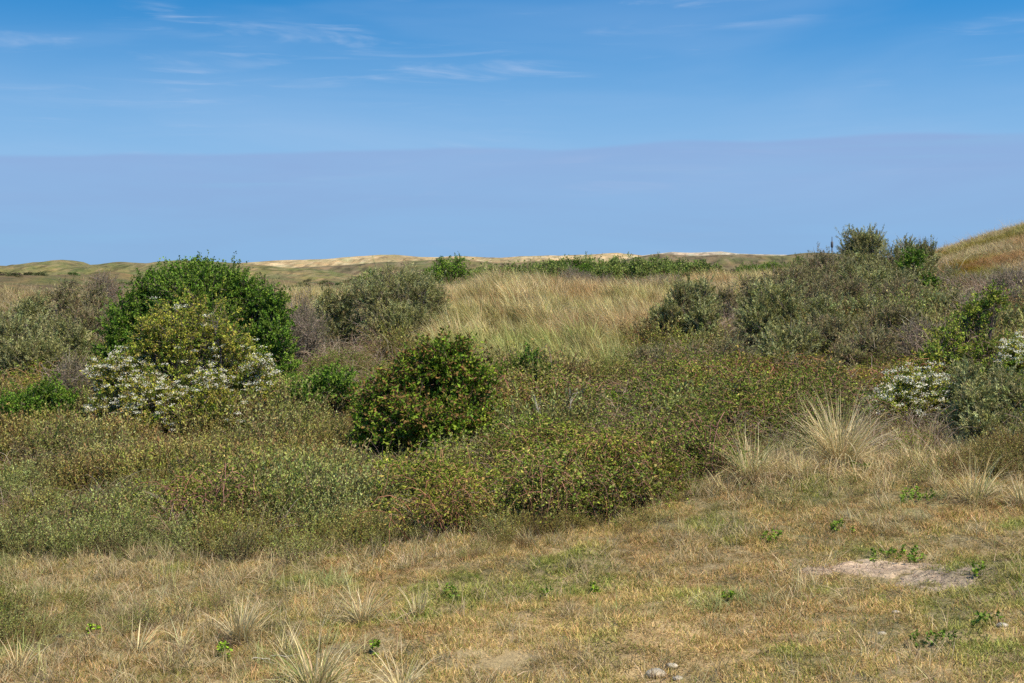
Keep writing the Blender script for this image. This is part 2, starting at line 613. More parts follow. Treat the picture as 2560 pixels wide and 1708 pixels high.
# ------------------------------------------------------------------ far dunes
def dune(label, Yc, depth, prof, colr, seed, rough=0.05, edge_px=None, lumps=0.0):
    """a ridge across the view with its crest at the given rows; a real hill DEPTH metres from foot to foot"""
    p = np.array(prof, float)
    px = np.linspace(p[0, 0], p[-1, 0], int((p[-1, 0] - p[0, 0]) / 5))
    crest = zrow(np.interp(px, p[:, 0], p[:, 1]), Yc)
    d = np.linspace(-1, 1, 34)
    A, Dd = np.meshgrid(pxy(px, 1.0), d)
    Yg = Yc + Dd * depth
    X = A * Yc * (1 + 0.15 * Dd * depth / Yc)
    base = np.full_like(Yg, -2.0)
    cr = crest[None, :] + 0 * Yg
    prf = np.where(Dd < 0, np.cos(np.clip(Dd, -1, 0) * math.pi / 2) ** 1.3, np.cos(Dd * math.pi / 2) ** 2)
    u = (fbm(X / (Yc * 0.012), Yg / (Yc * 0.02), seed, 4) - 0.5) * 1.3 + (0.5 - np.abs(fbm(X / (Yc * 0.02), Yg / (Yc * 0.03), seed + 3, 3) - 0.5) * 4) * 0.5
    z = base + (cr - base) * prf
    z = z + u * rough * (cr - base) * (1 - np.exp(-((Dd / 0.25) ** 2)) * 0.75)
    xf, yf, zf = X.ravel(), Yg.ravel(), z.ravel()
    n = fbm(xf / (Yc * 0.02), yf / (Yc * 0.03), seed + 5, 4)
    n2 = fbm(xf / (Yc * 0.006), yf / (Yc * 0.01), seed + 8, 3)
    c0, c1, c2 = (np.array(k) for k in colr)
    c = c0 + (c1 - c0) * sstep(n, 0.42, 0.62)[:, None]
    c = c + (c2 - c) * sstep(n2, 0.56, 0.68)[:, None]
    n3 = fbm(xf / (Yc * 0.004), yf / (Yc * 0.012), seed + 12, 3)
    c = c * (1 - 0.45 * sstep(n3, 0.56, 0.66))[:, None]          # heather and scrub on the slopes
    mb = MB()
    nr, nc = X.shape
    i = (np.arange(nr - 1)[:, None] * nc + np.arange(nc - 1)[None, :]).ravel()
    mb.add(np.stack([xf, yf, zf], 1), c, None, np.stack([i, i + 1, i + nc + 1, i + nc], 1))
    link('dune', mb.mesh('dune', MGROUND, True), label=label, cat='dune', kind='structure')


OLV = [(0.175, 0.14, 0.07), (0.135, 0.13, 0.05), (0.22, 0.17, 0.09)]
SND = [(0.36, 0.265, 0.15), (0.27, 0.20, 0.11), (0.46, 0.36, 0.23)]
WHT = [(0.40, 0.33, 0.26), (0.36, 0.29, 0.225), (0.44, 0.37, 0.30)]
BRN = [(0.145, 0.11, 0.065), (0.125, 0.115, 0.05), (0.19, 0.145, 0.09)]
dune('bare white sand dune on the horizon right of centre', 1050, 120,
     [(1480, 668), (1560, 645), (1620, 637), (1680, 630), (1720, 632), (1760, 631), (1800, 629), (1840, 634), (1900, 636), (1960, 637), (2020, 640), (2120, 668)], WHT, 71, 0.06)
dune('long tawny sand ridge along the middle of the horizon', 760, 110,
     [(470, 672), (560, 661), (640, 655), (700, 651), (800, 648), (850, 645), (900, 641), (950, 637), (1000, 638), (1050, 642), (1100, 643), (1150, 641), (1200, 643), (1250, 645),
      (1300, 641), (1400, 639), (1480, 636), (1540, 632), (1600, 638), (1660, 650), (1760, 672)], SND, 83, 0.12)
dune('low olive brown heath ridge before the white sand', 520, 90,
     [(1500, 690), (1560, 650), (1610, 640), (1650, 635), (1700, 639), (1760, 640), (1800, 637), (1860, 636), (1900, 639), (1960, 640), (2000, 634), (2040, 631), (2090, 634), (2160, 640), (2300, 652), (2500, 690)], BRN, 97, 0.13)
dune('rounded olive dunes at the left end of the horizon', 360, 70,
     [(-400, 660), (-200, 655), (0, 664), (50, 669), (85, 657), (120, 655), (150, 650), (180, 652), (220, 664), (260, 661), (300, 655), (360, 658), (400, 655), (440, 651), (500, 652),
      (545, 655), (580, 658), (640, 662), (700, 668), (800, 675), (900, 690)], OLV, 103, 0.14)
dune('olive rise below the tawny ridge', 420, 60,
     [(560, 700), (640, 672), (760, 668), (860, 664), (960, 655), (1050, 652), (1120, 646), (1180, 650), (1260, 659), (1320, 656), (1390, 650), (1450, 658), (1540, 664), (1620, 690)], BRN, 111, 0.13)


# ------------------------------------------------------------------ scattered ground cover (geometry nodes)
SRC = {}


def source(cname, name, mb, mat):
    c = SRC.get(cname)
    if c is None:
        c = SRC[cname] = bpy.data.collections.new(cname)
    o = bpy.data.objects.new('%s_%02d' % (name, len(c.objects)), mb.mesh(name, mat))
    c.objects.link(o)


def scatter(name, label, cat, cname, P, rot, scl, tint, rng):
    n = len(P)
    me = bpy.data.meshes.new(name)
    me.vertices.add(n)
    me.vertices.foreach_set('co', P.astype(np.float32).ravel())
    for an, ty, arr in (('rot', 'FLOAT_VECTOR', rot), ('scl', 'FLOAT_VECTOR', scl), ('tint', 'FLOAT_VECTOR', tint)):
        at = me.attributes.new(an, ty, 'POINT')
        at.data.foreach_set('vector', np.ascontiguousarray(arr, np.float32).ravel())
    at = me.attributes.new('idx', 'INT', 'POINT')
    at.data.foreach_set('value', rng.integers(0, len(SRC[cname].objects), n).astype(np.int32))
    me.update()
    o = link(name, me, label=label, cat=cat, kind='stuff')
    g = bpy.data.node_groups.new(name, 'GeometryNodeTree')
    g.interface.new_socket('Geometry', in_out='INPUT', socket_type='NodeSocketGeometry')
    g.interface.new_socket('Geometry', in_out='OUTPUT', socket_type='NodeSocketGeometry')
    gi = g.nodes.new('NodeGroupInput')
    go = g.nodes.new('NodeGroupOutput')
    ci = g.nodes.new('GeometryNodeCollectionInfo')
    ci.inputs['Collection'].default_value = SRC[cname]
    ci.inputs['Separate Children'].default_value = True
    ci.inputs['Reset Children'].default_value = True
    ip = g.nodes.new('GeometryNodeInstanceOnPoints')

    def attr(nm, ty):
        a = g.nodes.new('GeometryNodeInputNamedAttribute')
        a.data_type = ty
        a.inputs['Name'].default_value = nm
        return a.outputs['Attribute']
    er = g.nodes.new('FunctionNodeEulerToRotation')
    g.links.new(attr('rot', 'FLOAT_VECTOR'), er.inputs[0])
    g.links.new(gi.outputs[0], ip.inputs['Points'])
    g.links.new(ci.outputs[0], ip.inputs['Instance'])
    ip.inputs['Pick Instance'].default_value = True
    g.links.new(attr('idx', 'INT'), ip.inputs['Instance Index'])
    g.links.new(er.outputs[0], ip.inputs['Rotation'])
    g.links.new(attr('scl', 'FLOAT_VECTOR'), ip.inputs['Scale'])
    g.links.new(ip.outputs[0], go.inputs[0])
    md = o.modifiers.new('scatter', 'NODES')
    md.node_group = g
    return o


STRAW, PALE, OLIVEG, GREENG, BROWNG = (0.565, 0.425, 0.205), (0.69, 0.555, 0.32), (0.30, 0.28, 0.09), (0.19, 0.235, 0.05), (0.33, 0.215, 0.11)


def make_sources():
    r = np.random.default_rng(5)
    # short mixed turf, dry and greener
    for k in range(6):
        mb = MB()
        n = 46
        dry = (0.8, 0.7, 0.62, 0.45, 0.3, 0.9)[k]
        base = np.concatenate([r.normal(size=(n, 2)) * 0.055, np.zeros((n, 1)) - 0.01], 1)
        c1 = np.where((r.random(n) < dry)[:, None], pick(r, n, [STRAW, PALE, BROWNG], [5, 2, 2]), pick(r, n, [OLIVEG, GREENG], [3, 2]))
        blades(mb, r, base, r.random(n) * 6.28, r.uniform(0.035, 0.09, n), r.uniform(0.004, 0.0072, n), r.uniform(0.35, 1.45, n), r.uniform(0.2, 1.6, n),
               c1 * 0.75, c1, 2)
        source('turf', 'turf', mb, MGRASS)
    # long dry grass
    for k in range(3):
        mb = MB()
        n = 34
        base = np.concatenate([r.normal(size=(n, 2)) * 0.06, np.zeros((n, 1)) - 0.01], 1)
        c1 = pick(r, n, [STRAW, PALE, OLIVEG, BROWNG], [5, 3, 2, 1])
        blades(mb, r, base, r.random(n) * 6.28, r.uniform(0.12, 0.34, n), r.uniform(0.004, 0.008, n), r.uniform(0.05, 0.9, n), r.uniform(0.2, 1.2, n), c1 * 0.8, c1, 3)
        source('longgrass', 'long_grass', mb, MGRASS)
    # bramble: arching canes with leaflets in threes
    for k in range(6):
        mb = MB()
        nc = 9
        lp, ld = [], []
        for _ in range(nc):
            a = r.random() * 6.28
            L = r.uniform(0.35, 0.75)
            h = r.uniform(0.25, 0.55)
            t = np.linspace(0, 1, 7)[:, None]
            b = np.array([r.normal() * 0.12, r.normal() * 0.12, 0])
            pts = b + np.concatenate([np.cos(a) * L * t, np.sin(a) * L * t, h * (1 - (1.5 * t - 0.85) ** 2 / 0.7225) * 1.0], 1) + r.normal(size=(7, 3)) * 0.012
            tubes(mb, pts[None], np.linspace(0.005, 0.0025, 7)[None], np.array([[0.30, 0.17, 0.11]]) * r.uniform(0.6, 1.3))
            q = pts[np.repeat(np.arange(1, 7), 6)] + r.normal(size=(36, 3)) * 0.045
            lp.append(np.repeat(q, 3, 0))
            dd = unit(r.normal(size=(36, 3)) + np.array([0, 0, 0.5]))
            ld.append(unit(np.repeat(dd, 3, 0) + r.normal(size=(108, 3)) * 0.7))
        lp = np.concatenate(lp)
        ld = np.concatenate(ld)
        ld[:, 2] *= 0.55
        ld = unit(ld)
        n = len(lp)
        col = pick(r, n, [(0.13, 0.19, 0.028), (0.23, 0.28, 0.04), (0.27, 0.25, 0.07), (0.23, 0.175, 0.075)], [[5, 3, 0.8, 0.9], [2.5, 2, 2.2, 2], [6, 3, 0.5, 0.4]][k % 3], 0.25)
        leaves(mb, r, lp, ld, np.exp(r.normal(size=n) * 0.35) * 0.024, np.exp(r.normal(size=n) * 0.3) * 0.0145, col)
        source('bramble', 'bramble', mb, MINST)
    # dry cane tangles
    for k in range(3):
        mb = MB()
        n = 26
        a = r.random(n) * 6.28
        t = np.linspace(0, 1, 5)[None, :, None]
        L = r.uniform(0.3, 0.9, n)[:, None, None]
        h = r.uniform(0.2, 0.65, n)[:, None, None]
        b = np.concatenate([r.normal(size=(n, 2)) * 0.14, np.zeros((n, 1))], 1)[:, None, :]
        pts = b + np.concatenate([np.cos(a)[:, None, None] * L * t, np.sin(a)[:, None, None] * L * t, h * (2.2 * t - 1.5 * t * t)], 2) + r.normal(size=(n, 5, 3)) * 0.012
        tubes(mb, pts, np.tile(np.linspace(0.0045, 0.0015, 5), (n, 1)), pick(r, n, [(0.36, 0.26, 0.165), (0.44, 0.35, 0.25), (0.27, 0.17, 0.10)], [3, 2, 2]))
        source('canes', 'dry_cane', mb, MINST)
    # creeping willow: upright wands with small grey-green leaves
    for k in range(6):
        mb = MB()
        nw = 22
        b = np.concatenate([r.normal(size=(nw, 2)) * 0.10, np.zeros((nw, 1)) - 0.02], 1)
        d = unit(np.concatenate([r.normal(size=(nw, 2)) * 0.38, np.ones((nw, 1))], 1))
        L = r.uniform(0.28, 0.62, nw)
        t = np.linspace(0, 1, 4)[None, :, None]
        bend = np.concatenate([r.normal(size=(nw, 2)) * 0.08, np.zeros((nw, 1))], 1)
        pts = b[:, None] + d[:, None] * L[:, None, None] * t + bend[:, None] * t * t
        tubes(mb, pts, np.tile(np.linspace(0.0035, 0.0015, 4), (nw, 1)), pick(r, nw, [(0.23, 0.14, 0.085), (0.30, 0.20, 0.13)], [3, 2]))
        m = 26
        tt = r.uniform(0.3, 1.0, (nw, m))
        p = b[:, None] + d[:, None] * (L[:, None] * tt)[..., None] + bend[:, None] * (tt * tt)[..., None]
        dd = unit(np.repeat(d[:, None], m, 1) * 0.9 + r.normal(size=(nw, m, 3)) * 0.6)
        n = nw * m
        pal = [[(0.37, 0.365, 0.115), (0.31, 0.295, 0.07), (0.46, 0.45, 0.17), (0.36, 0.26, 0.10)], [3, 3, 3, 1.2]]
        if k == 4:
            pal = [[(0.33, 0.24, 0.11), (0.34, 0.19, 0.085), (0.27, 0.25, 0.10)], [3, 1, 2]]
        if k == 5:
            pal = [[(0.27, 0.295, 0.055), (0.33, 0.33, 0.085), (0.2, 0.22, 0.05)], [3, 3, 2]]
        leaves(mb, r, p.reshape(-1, 3), dd.reshape(-1, 3), r.uniform(0.022, 0.04, n), r.uniform(0.010, 0.018, n), pick(r, n, *pal))
        source('willow', 'willow', mb, MINST)
    # low buckthorn scrub: spreading grey twigs with narrow silvery leaves
    for k in range(6):
        mb = MB()
        nw = 26
        b = np.concatenate([r.normal(size=(nw, 2)) * 0.13, np.zeros((nw, 1)) - 0.02], 1)
        d = unit(np.concatenate([r.normal(size=(nw, 2)) * 0.7, np.ones((nw, 1))], 1))
        L = r.uniform(0.25, 0.65, nw)
        t = np.linspace(0, 1, 4)[None, :, None]
        bend = r.normal(size=(nw, 3)) * 0.07
        pts = b[:, None] + d[:, None] * L[:, None, None] * t + bend[:, None] * t * t
        tubes(mb, pts, np.tile(np.linspace(0.006, 0.002, 4), (nw, 1)), pick(r, nw, [(0.24, 0.18, 0.14), (0.33, 0.26, 0.21)], [3, 2]))
        m = (34, 34, 24, 24, 10, 5)[k]
        tt = r.uniform(0.3, 1.0, (nw, m))
        p = b[:, None] + d[:, None] * (L[:, None] * tt)[..., None] + bend[:, None] * (tt * tt)[..., None]
        dd = unit(np.repeat(d[:, None], m, 1) * 0.9 + r.normal(size=(nw, m, 3)) * 0.65)
        n = nw * m
        pal = [[(0.28, 0.29, 0.115), (0.39, 0.395, 0.19), (0.20, 0.215, 0.07), (0.31, 0.265, 0.125)], [3, 3, 2, 1]]
        if k in (2, 3):
            pal = [[(0.29, 0.25, 0.11), (0.24, 0.24, 0.085), (0.33, 0.25, 0.13)], [3, 2, 2]]
        leaves(mb, r, p.reshape(-1, 3), dd.reshape(-1, 3), r.uniform(0.035, 0.065, n), r.uniform(0.010, 0.018, n), pick(r, n, *pal))
        source('buckscrub', 'buckthorn_scrub', mb, MINST)
    # marram on the hill: combed to one side by the wind off the sea
    for k in range(8):
        mb = MB()
        n = 62
        base = np.concatenate([r.normal(size=(n, 2)) * 0.10, np.zeros((n, 1)) - 0.03], 1)
        c1 = pick(r, n, [(0.66, 0.49, 0.245), (0.78, 0.62, 0.36), (0.42, 0.38, 0.14), (0.44, 0.285, 0.14)], [[6, 4, 1, 1], [5, 5, 0.5, 0.5], [4, 2, 1, 4], [3, 1, 5, 1]][k % 4])
        az_ = math.pi + r.normal(size=n) * (0.6 if k < 5 else 1.6)
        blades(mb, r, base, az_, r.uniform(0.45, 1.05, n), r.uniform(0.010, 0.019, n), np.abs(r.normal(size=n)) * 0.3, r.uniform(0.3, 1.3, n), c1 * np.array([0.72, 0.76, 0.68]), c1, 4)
        source('marram', 'marram', mb, MGRASS)
    # low heathy shrublets for the far plain
    for k in range(4):
        mb = MB()
        n = 260
        v = unit(r.normal(size=(n, 3)))
        v[:, 2] = np.abs(v[:, 2])
        p = v * r.uniform(0.5, 1.0, (n, 1)) * np.array([0.7, 0.7, 0.5])
        col = pick(r, n, [[(0.10, 0.12, 0.05)], [(0.13, 0.105, 0.075)], [(0.16, 0.16, 0.08)], [(0.07, 0.12, 0.035)]][k], [1], 0.25)
        leaves(mb, r, p, unit(v + r.normal(size=(n, 3)) * 0.6), r.uniform(0.12, 0.26, n), r.uniform(0.08, 0.16, n), col)
        source('shrublet', 'shrublet', mb, MINST)


make_sources()


def sample(rng, y0, y1, dens, aext=0.47, pad=1.5):
    """uniform points on the plan between two distances, over the width in view"""
    area = aext * (y1 ** 2 - y0 ** 2) + 2 * pad * (y1 - y0)
    n = int(area * dens)
    Y = np.sqrt(rng.uniform(y0 ** 2, y1 ** 2, int(n * 1.1)))
    X = rng.uniform(-1, 1, len(Y)) * (aext * Y + pad)
    return X, Y


def rots(rng, n, tilt=0.12):
    return np.stack([rng.normal(size=n) * tilt, rng.normal(size=n) * tilt, rng.random(n) * 6.283], 1)


SAND = [(2215, 1430, 0.66, 0.17), (2310, 1447, 0.32, 0.12), (2385, 1457, 0.34, 0.11), (2040, 1432, 0.2, 0.06), (1250, 1660, 0.3, 0.1)]
SANDXY = [(*ground_at(a, b), c, d) for a, b, c, d in SAND]


def sand_mask(X, Y):
    m = np.zeros(len(X))
    for x, y, rx, ry in SANDXY:
        q = ((X - x) / rx) ** 2 + ((Y - y) / (ry * 2.2)) ** 2 + (fbm(X * 6, Y * 9, 77, 3) - 0.5) * 2.4
        m = np.maximum(m, 1 - sstep(q, 0.7, 1.1))
    return m


def build_cover():
    r = np.random.default_rng(21)
    one = np.array([1.0, 1.0, 1.0])
    # ---- turf in the foreground
    X, Y = sample(r, 8.6, 26, 180, 0.47, 2.6)
    z = gz(X, Y)
    px, py, turf, *_ = zones(X, Y, z)
    k = (turf > 0.5) & (sand_mask(X, Y) < r.uniform(0.05, 0.7, len(X)))
    X, Y, z, px, py = X[k], Y[k], z[k], px[k], py[k]
    n = len(X)
    g1 = fbm(X / 0.9, Y / 1.1, 141, 3)
    g2 = fbm(X / 3.0, Y / 3.4, 147, 3)
    g3 = fbm(X / 0.35, Y / 0.35, 149, 2)
    green = sstep(g1 * 0.75 + g2 * 0.25, 0.56, 0.72)
    red = sstep(fbm(X / 1.4, Y / 1.4, 151, 3), 0.52, 0.66)
    tint = one + green[:, None] * (np.array([0.66, 0.90, 0.60]) - 1) + (red * (1 - green))[:, None] * (np.array([0.88, 0.82, 0.84]) - 1)
    heath = sstep(950 - px + (g2 - 0.5) * 900, 150, 700)[:, None] * sstep(py, 1480, 1620)[:, None]
    tint = tint * (1 + heath * (np.array([0.78, 0.72, 0.78]) - 1))
    tint = tint * np.array([1.07, 0.945, 0.76]) * (0.5 + 0.98 * g3[:, None]) * (0.86 + 0.28 * fbm(X / 0.9, Y / 0.9, 157, 2)[:, None]) * np.exp(r.normal(size=(n, 1)) * 0.1)
    s = (0.62 + 0.5 * g1 + 0.5 * g3) * r.uniform(0.75, 1.25, n)
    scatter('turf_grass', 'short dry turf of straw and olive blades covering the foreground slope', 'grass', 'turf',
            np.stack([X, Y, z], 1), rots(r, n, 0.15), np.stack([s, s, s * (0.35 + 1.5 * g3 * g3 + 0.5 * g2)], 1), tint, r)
    # ---- longer dry grass among and at the margin of the turf
    X, Y = sample(r, 8.6, 30, 26, 0.47, 2.6)
    z = gz(X, Y)
    px, py, turf, wil, br, *_ = zones(X, Y, z)
    e = np.interp(px, *EDGE)
    near = np.exp(-((py - e) / 45) ** 2)
    leftm = sstep(1100 - px, 0, 500) * (py > 1370)
    belt = sstep(px, 1740, 1850) * np.exp(-((py - e - 10) / 70) ** 2)
    pr = np.clip(belt * 0.9 + near * 0.75 + turf * (0.10 + 0.5 * sstep(fbm(X / 1.2, Y / 1.2, 161, 2), 0.55, 0.7)) + leftm * 0.45, 0, 1) * (sand_mask(X, Y) < 0.2)
    k = r.random(len(X)) < pr
    X, Y, z, px = X[k], Y[k], z[k], px[k]
    n = len(X)
    g2 = fbm(X / 2.0, Y / 2.0, 163, 2)
    tint = (0.75 + 0.4 * g2[:, None]) * (one + sstep(g2, 0.5, 0.6)[:, None] * (np.array([0.75, 0.95, 0.7]) - 1)) * np.exp(r.normal(size=(n, 1)) * 0.12)
    bl = (sstep(px, 1740, 1850) * np.exp(-((proj(X, Y, z)[1] - np.interp(px, *EDGE) - 10) / 70) ** 2))
    tint = tint * (1 + bl[:, None] * (np.array([1.3, 1.27, 1.25]) - 1))
    s = r.uniform(0.6, 1.25, n) * (1 + 0.35 * bl)
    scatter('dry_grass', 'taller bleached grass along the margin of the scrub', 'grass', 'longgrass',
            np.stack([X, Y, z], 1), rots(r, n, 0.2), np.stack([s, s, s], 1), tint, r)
    # ---- creeping willow
    X, Y = sample(r, 14, 38, 46)
    z = gz(X, Y)
    px, py, turf, wil, br, *_ = zones(X, Y, z)
    g = fbm(X / 2.2, Y / 2.2, 171, 3)
    pr = wil * 1.0 + turf * sstep(g, 0.5, 0.6) * 0.7 * sstep(np.interp(px, *EDGE) + 120 - py, 0, 100) + br * sstep(g, 0.6, 0.66) * 0.25
    pr += turf * sstep(g, 0.42, 0.55) * 0.7 * sstep(760 - px, 0, 300) * (py > 1500)
    k = r.random(len(X)) < pr
    X, Y, z, px, py, wil, turf = X[k], Y[k], z[k], px[k], py[k], wil[k], turf[k]
    n = len(X)
    g1 = fbm(X / 1.3, Y / 1.3, 173, 3)
    g2 = fbm(X / 3.2, Y / 3.2, 177, 2)
    tint = one + sstep(g1, 0.5, 0.62)[:, None] * (np.array([1.0, 0.88, 0.78]) - 1) + sstep(g2, 0.5, 0.62)[:, None] * (np.array([0.92, 1.0, 0.95]) - 1)
    tint = tint * (0.62 + 0.75 * fbm(X / 0.6, Y / 0.6, 179, 2)[:, None]) * np.exp(r.normal(size=(n, 1)) * 0.1)
    mound = sstep(fbm(X / 1.25, Y / 1.25, 181, 3), 0.3, 0.7)
    taper = 0.5 + 0.5 * sstep(np.interp(px, *EDGE) - py, -20, 110)
    s = r.uniform(0.65, 1.25, n) * (0.4 + 1.15 * mound) * np.where(turf > 0.5, 0.45, taper) * (1 + 0.22 * (1 - sstep(py, 1120, 1200)) * sstep(px, 60, 300))
    scatter('creeping_willow', 'grey green creeping willow scrub filling the hollow at left', 'scrub', 'willow',
            np.stack([X, Y, z], 1), rots(r, n, 0.1), np.stack([s, s, s], 1), tint, r)
    # ---- bramble
    X, Y = sample(r, 16, 62, 17)
    z = gz(X, Y)
    px, py, turf, wil, br, mar, hill = zones(X, Y, z)
    g = fbm(X / 2.0, Y / 2.0, 191, 3)
    sz = scrub_zone(px, py + (g - 0.5) * 160, br)
    pr = br * (1 - sz * (0.95 - 0.4 * sstep(g, 0.52, 0.62))) + wil * sstep(g, 0.66, 0.72) * 0.3 + mar * sstep(g, 0.62, 0.7) * 0.2
    pr = pr * (0.35 + 0.65 * sstep(fbm(X / 1.1, Y / 1.1, 201, 3), 0.34, 0.52))
    k = r.random(len(X)) < pr
    X, Y, z, px, py = X[k], Y[k], z[k], px[k], py[k]
    n = len(X)
    g1 = fbm(X / 1.1, Y / 1.1, 193, 3)
    g2 = fbm(X / 3.0, Y / 3.0, 197, 3)
    tint = one + sstep(g1, 0.5, 0.64)[:, None] * (np.array([1.25, 1.15, 0.85]) - 1) + sstep(g2, 0.46, 0.6)[:, None] * (np.array([1.15, 0.95, 1.1]) - 1)
    dull = (sstep(px + (g2 - 0.5) * 900, 1500, 1900) * (1 - sstep(py + (g1 - 0.5) * 120, 1030, 1130)))[:, None]
    tint = tint * (1 + dull * (np.array([1.0, 0.88, 0.98]) - 1))
    tint = tint * (0.55 + 0.85 * fbm(X / 0.6, Y / 0.6, 199, 2)[:, None]) * np.exp(r.normal(size=(n, 1)) * 0.12)
    mound = sstep(fbm(X / 1.1, Y / 1.1, 201, 3), 0.34, 0.68)
    s = r.uniform(0.6, 1.3, n) * (0.35 + 1.15 * mound) * (0.6 + 0.4 * sstep(py, 880, 1060))
    for a0, a1, b0, b1 in ((860, 1290, 1080, 1210), (2100, 2420, 1020, 1140), (1800, 2110, 880, 960), (200, 720, 1040, 1110)):
        inside = sstep(px, a0 - 40, a0 + 40) * (1 - sstep(px, a1 - 40, a1 + 40)) * sstep(py, b0 - 30, b0 + 10) * (1 - sstep(py, b1 - 30, b1 + 30))
        s = s * (1 - 0.6 * inside)
    scatter('bramble_thicket', 'low bramble thicket of green and reddish leaves filling the dip', 'bramble', 'bramble',
            np.stack([X, Y, z], 1), rots(r, n, 0.15), np.stack([s, s, s], 1), tint, r)
    # ---- dry canes in it
    X, Y = sample(r, 16, 62, 7.5)
    z = gz(X, Y)
    px, py, turf, wil, br, mar, hill = zones(X, Y, z)
    g = fbm(X / 1.7, Y / 1.7, 211, 3)
    sz = scrub_zone(px, py, br)
    k = r.random(len(X)) < (br * (0.35 + 0.6 * sstep(g, 0.5, 0.62)) * (1 - 0.6 * sz) + wil * 0.08)
    X, Y, z = X[k], Y[k], z[k]
    n = len(X)
    s = r.uniform(0.8, 1.35, n)
    scatter('dead_bramble_canes', 'bleached dead canes tangled through the bramble thicket', 'canes', 'canes',
            np.stack([X, Y, z], 1), rots(r, n, 0.25), np.stack([s, s, s], 1), np.exp(r.normal(size=(n, 1)) * 0.2) * one, r)
    # ---- low buckthorn scrub on both slopes
    X, Y = sample(r, 18, 60, 11)
    z = gz(X, Y)
    px, py, turf, wil, br, mar, hill = zones(X, Y, z)
    g = fbm(X / 2.0, Y / 2.0, 191, 3)
    sz = scrub_zone(px, py + (g - 0.5) * 160, br)
    k = r.random(len(X)) < sz * (1 - 0.6 * sstep(g, 0.55, 0.65)) * np.where(px > 1500, 0.5, 0.8)
    X, Y, z = X[k], Y[k], z[k]
    n = len(X)
    tint = (0.7 + 0.55 * fbm(X / 1.2, Y / 1.2, 199, 3)[:, None]) * np.exp(r.normal(size=(n, 1)) * 0.12) * one
    s = r.uniform(0.6, 1.2, n) * (0.3 + 0.9 * fbm(X / 1.7, Y / 1.7, 205, 2))
    scatter('buckthorn_scrub', 'low grey sea buckthorn scrub covering the slopes between the larger bushes', 'scrub', 'buckscrub',
            np.stack([X, Y, z], 1), rots(r, n, 0.15), np.stack([s, s, s], 1), tint, r)
    # ---- marram
    X, Y = sample(r, 28, 64, 10.5)
    z = gz(X, Y)
    px, py, turf, wil, br, mar, hill = zones(X, Y, z)
    k = r.random(len(X)) < mar * (0.2 + 1.0 * fbm(X / 0.9, Y / 0.9, 219, 2))
    X, Y, z, px = X[k], Y[k], z[k], px[k]
    n = len(X)
    g1 = fbm(X / 2.2, Y / 2.2, 221, 3)
    tint = one + sstep(g1, 0.52, 0.64)[:, None] * (np.array([0.74, 0.80, 0.62]) - 1) + sstep(g1, 0.46, 0.34)[:, None] * (np.array([0.80, 0.71, 0.65]) - 1)
    tint = tint * np.where(px < 640, 0.68, 1.0)[:, None]
    lowg = sstep(proj(X, Y, z)[1] + (g1 - 0.5) * 160, 850, 930)[:, None]
    tint = tint * (1 + lowg * (np.array([0.72, 0.84, 0.62]) - 1))
    tint = tint * np.exp(r.normal(size=(n, 1)) * 0.24)
    s = r.uniform(0.5, 1.2, n) * (0.7 + 0.6 * fbm(X / 1.1, Y / 1.1, 225, 2)) * np.where(px < 640, 0.75, 1)
    rt2 = rots(r, n, 0.12)
    rt2[:, 2] = (fbm(X / 4, Y / 4, 227, 2) - 0.5) * 3.0 + r.normal(size=n) * 0.45
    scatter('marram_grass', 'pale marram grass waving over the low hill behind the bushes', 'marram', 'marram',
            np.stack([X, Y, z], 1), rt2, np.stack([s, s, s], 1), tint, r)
    # ---- hill grass
    X, Y = sample(r, 34, 74, 26, 0.55)
    k = X > pxy(1990, Y)
    X, Y = X[k], Y[k]
    z = gz(X, Y)
    px, py, turf, wil, br, mar, hill = zones(X, Y, z)
    k = hill > 0.5
    X, Y, z = X[k], Y[k], z[k]
    n = len(X)
    g1 = fbm(X / 2.5, Y / 2.5, 231, 3)
    g2 = fbm(X / 4, Y / 4, 233, 3)
    tint = one + sstep(g1, 0.5, 0.62)[:, None] * (np.array([0.70, 0.80, 0.5]) - 1) + sstep(g2, 0.42, 0.6)[:, None] * (np.array([0.90, 0.69, 0.56]) - 1)
    tint = tint * 0.85 * np.exp(r.normal(size=(n, 1)) * 0.15)
    s = r.uniform(0.9, 1.7, n)
    scatter('hill_grass', 'rust and straw coloured grass on the rounded hill at right', 'grass', 'longgrass',
            np.stack([X, Y, z], 1), rots(r, n, 0.2), np.stack([s * 1.5, s * 1.5, s * 0.75], 1), tint, r)
    # ---- far heath shrublets
    X, Y = sample(r, 62, 420, 0.06, 0.45)
    z = gz(X, Y)
    g = fbm(X / 22, Y / 40, 241, 3)
    k = (r.random(len(X)) < sstep(g, 0.5, 0.66) * 0.6 + 0.05) & ((Y < 260) | (r.random(len(X)) < 0.3))
    X, Y, z = X[k], Y[k], z[k]
    n = len(X)
    s = r.uniform(0.5, 1.4, n) * (0.8 + Y / 500)
    scatter('heath_shrubs', 'dark specks of low scrub scattered over the far heath', 'scrub', 'shrublet',
            np.stack([X, Y, z], 1), rots(r, n, 0.1), np.stack([s * 1.4, s * 1.2, s * 0.8], 1), np.exp(r.normal(size=(n, 1)) * 0.2) * np.array([1.15, 1.0, 0.9]), r)


build_cover()

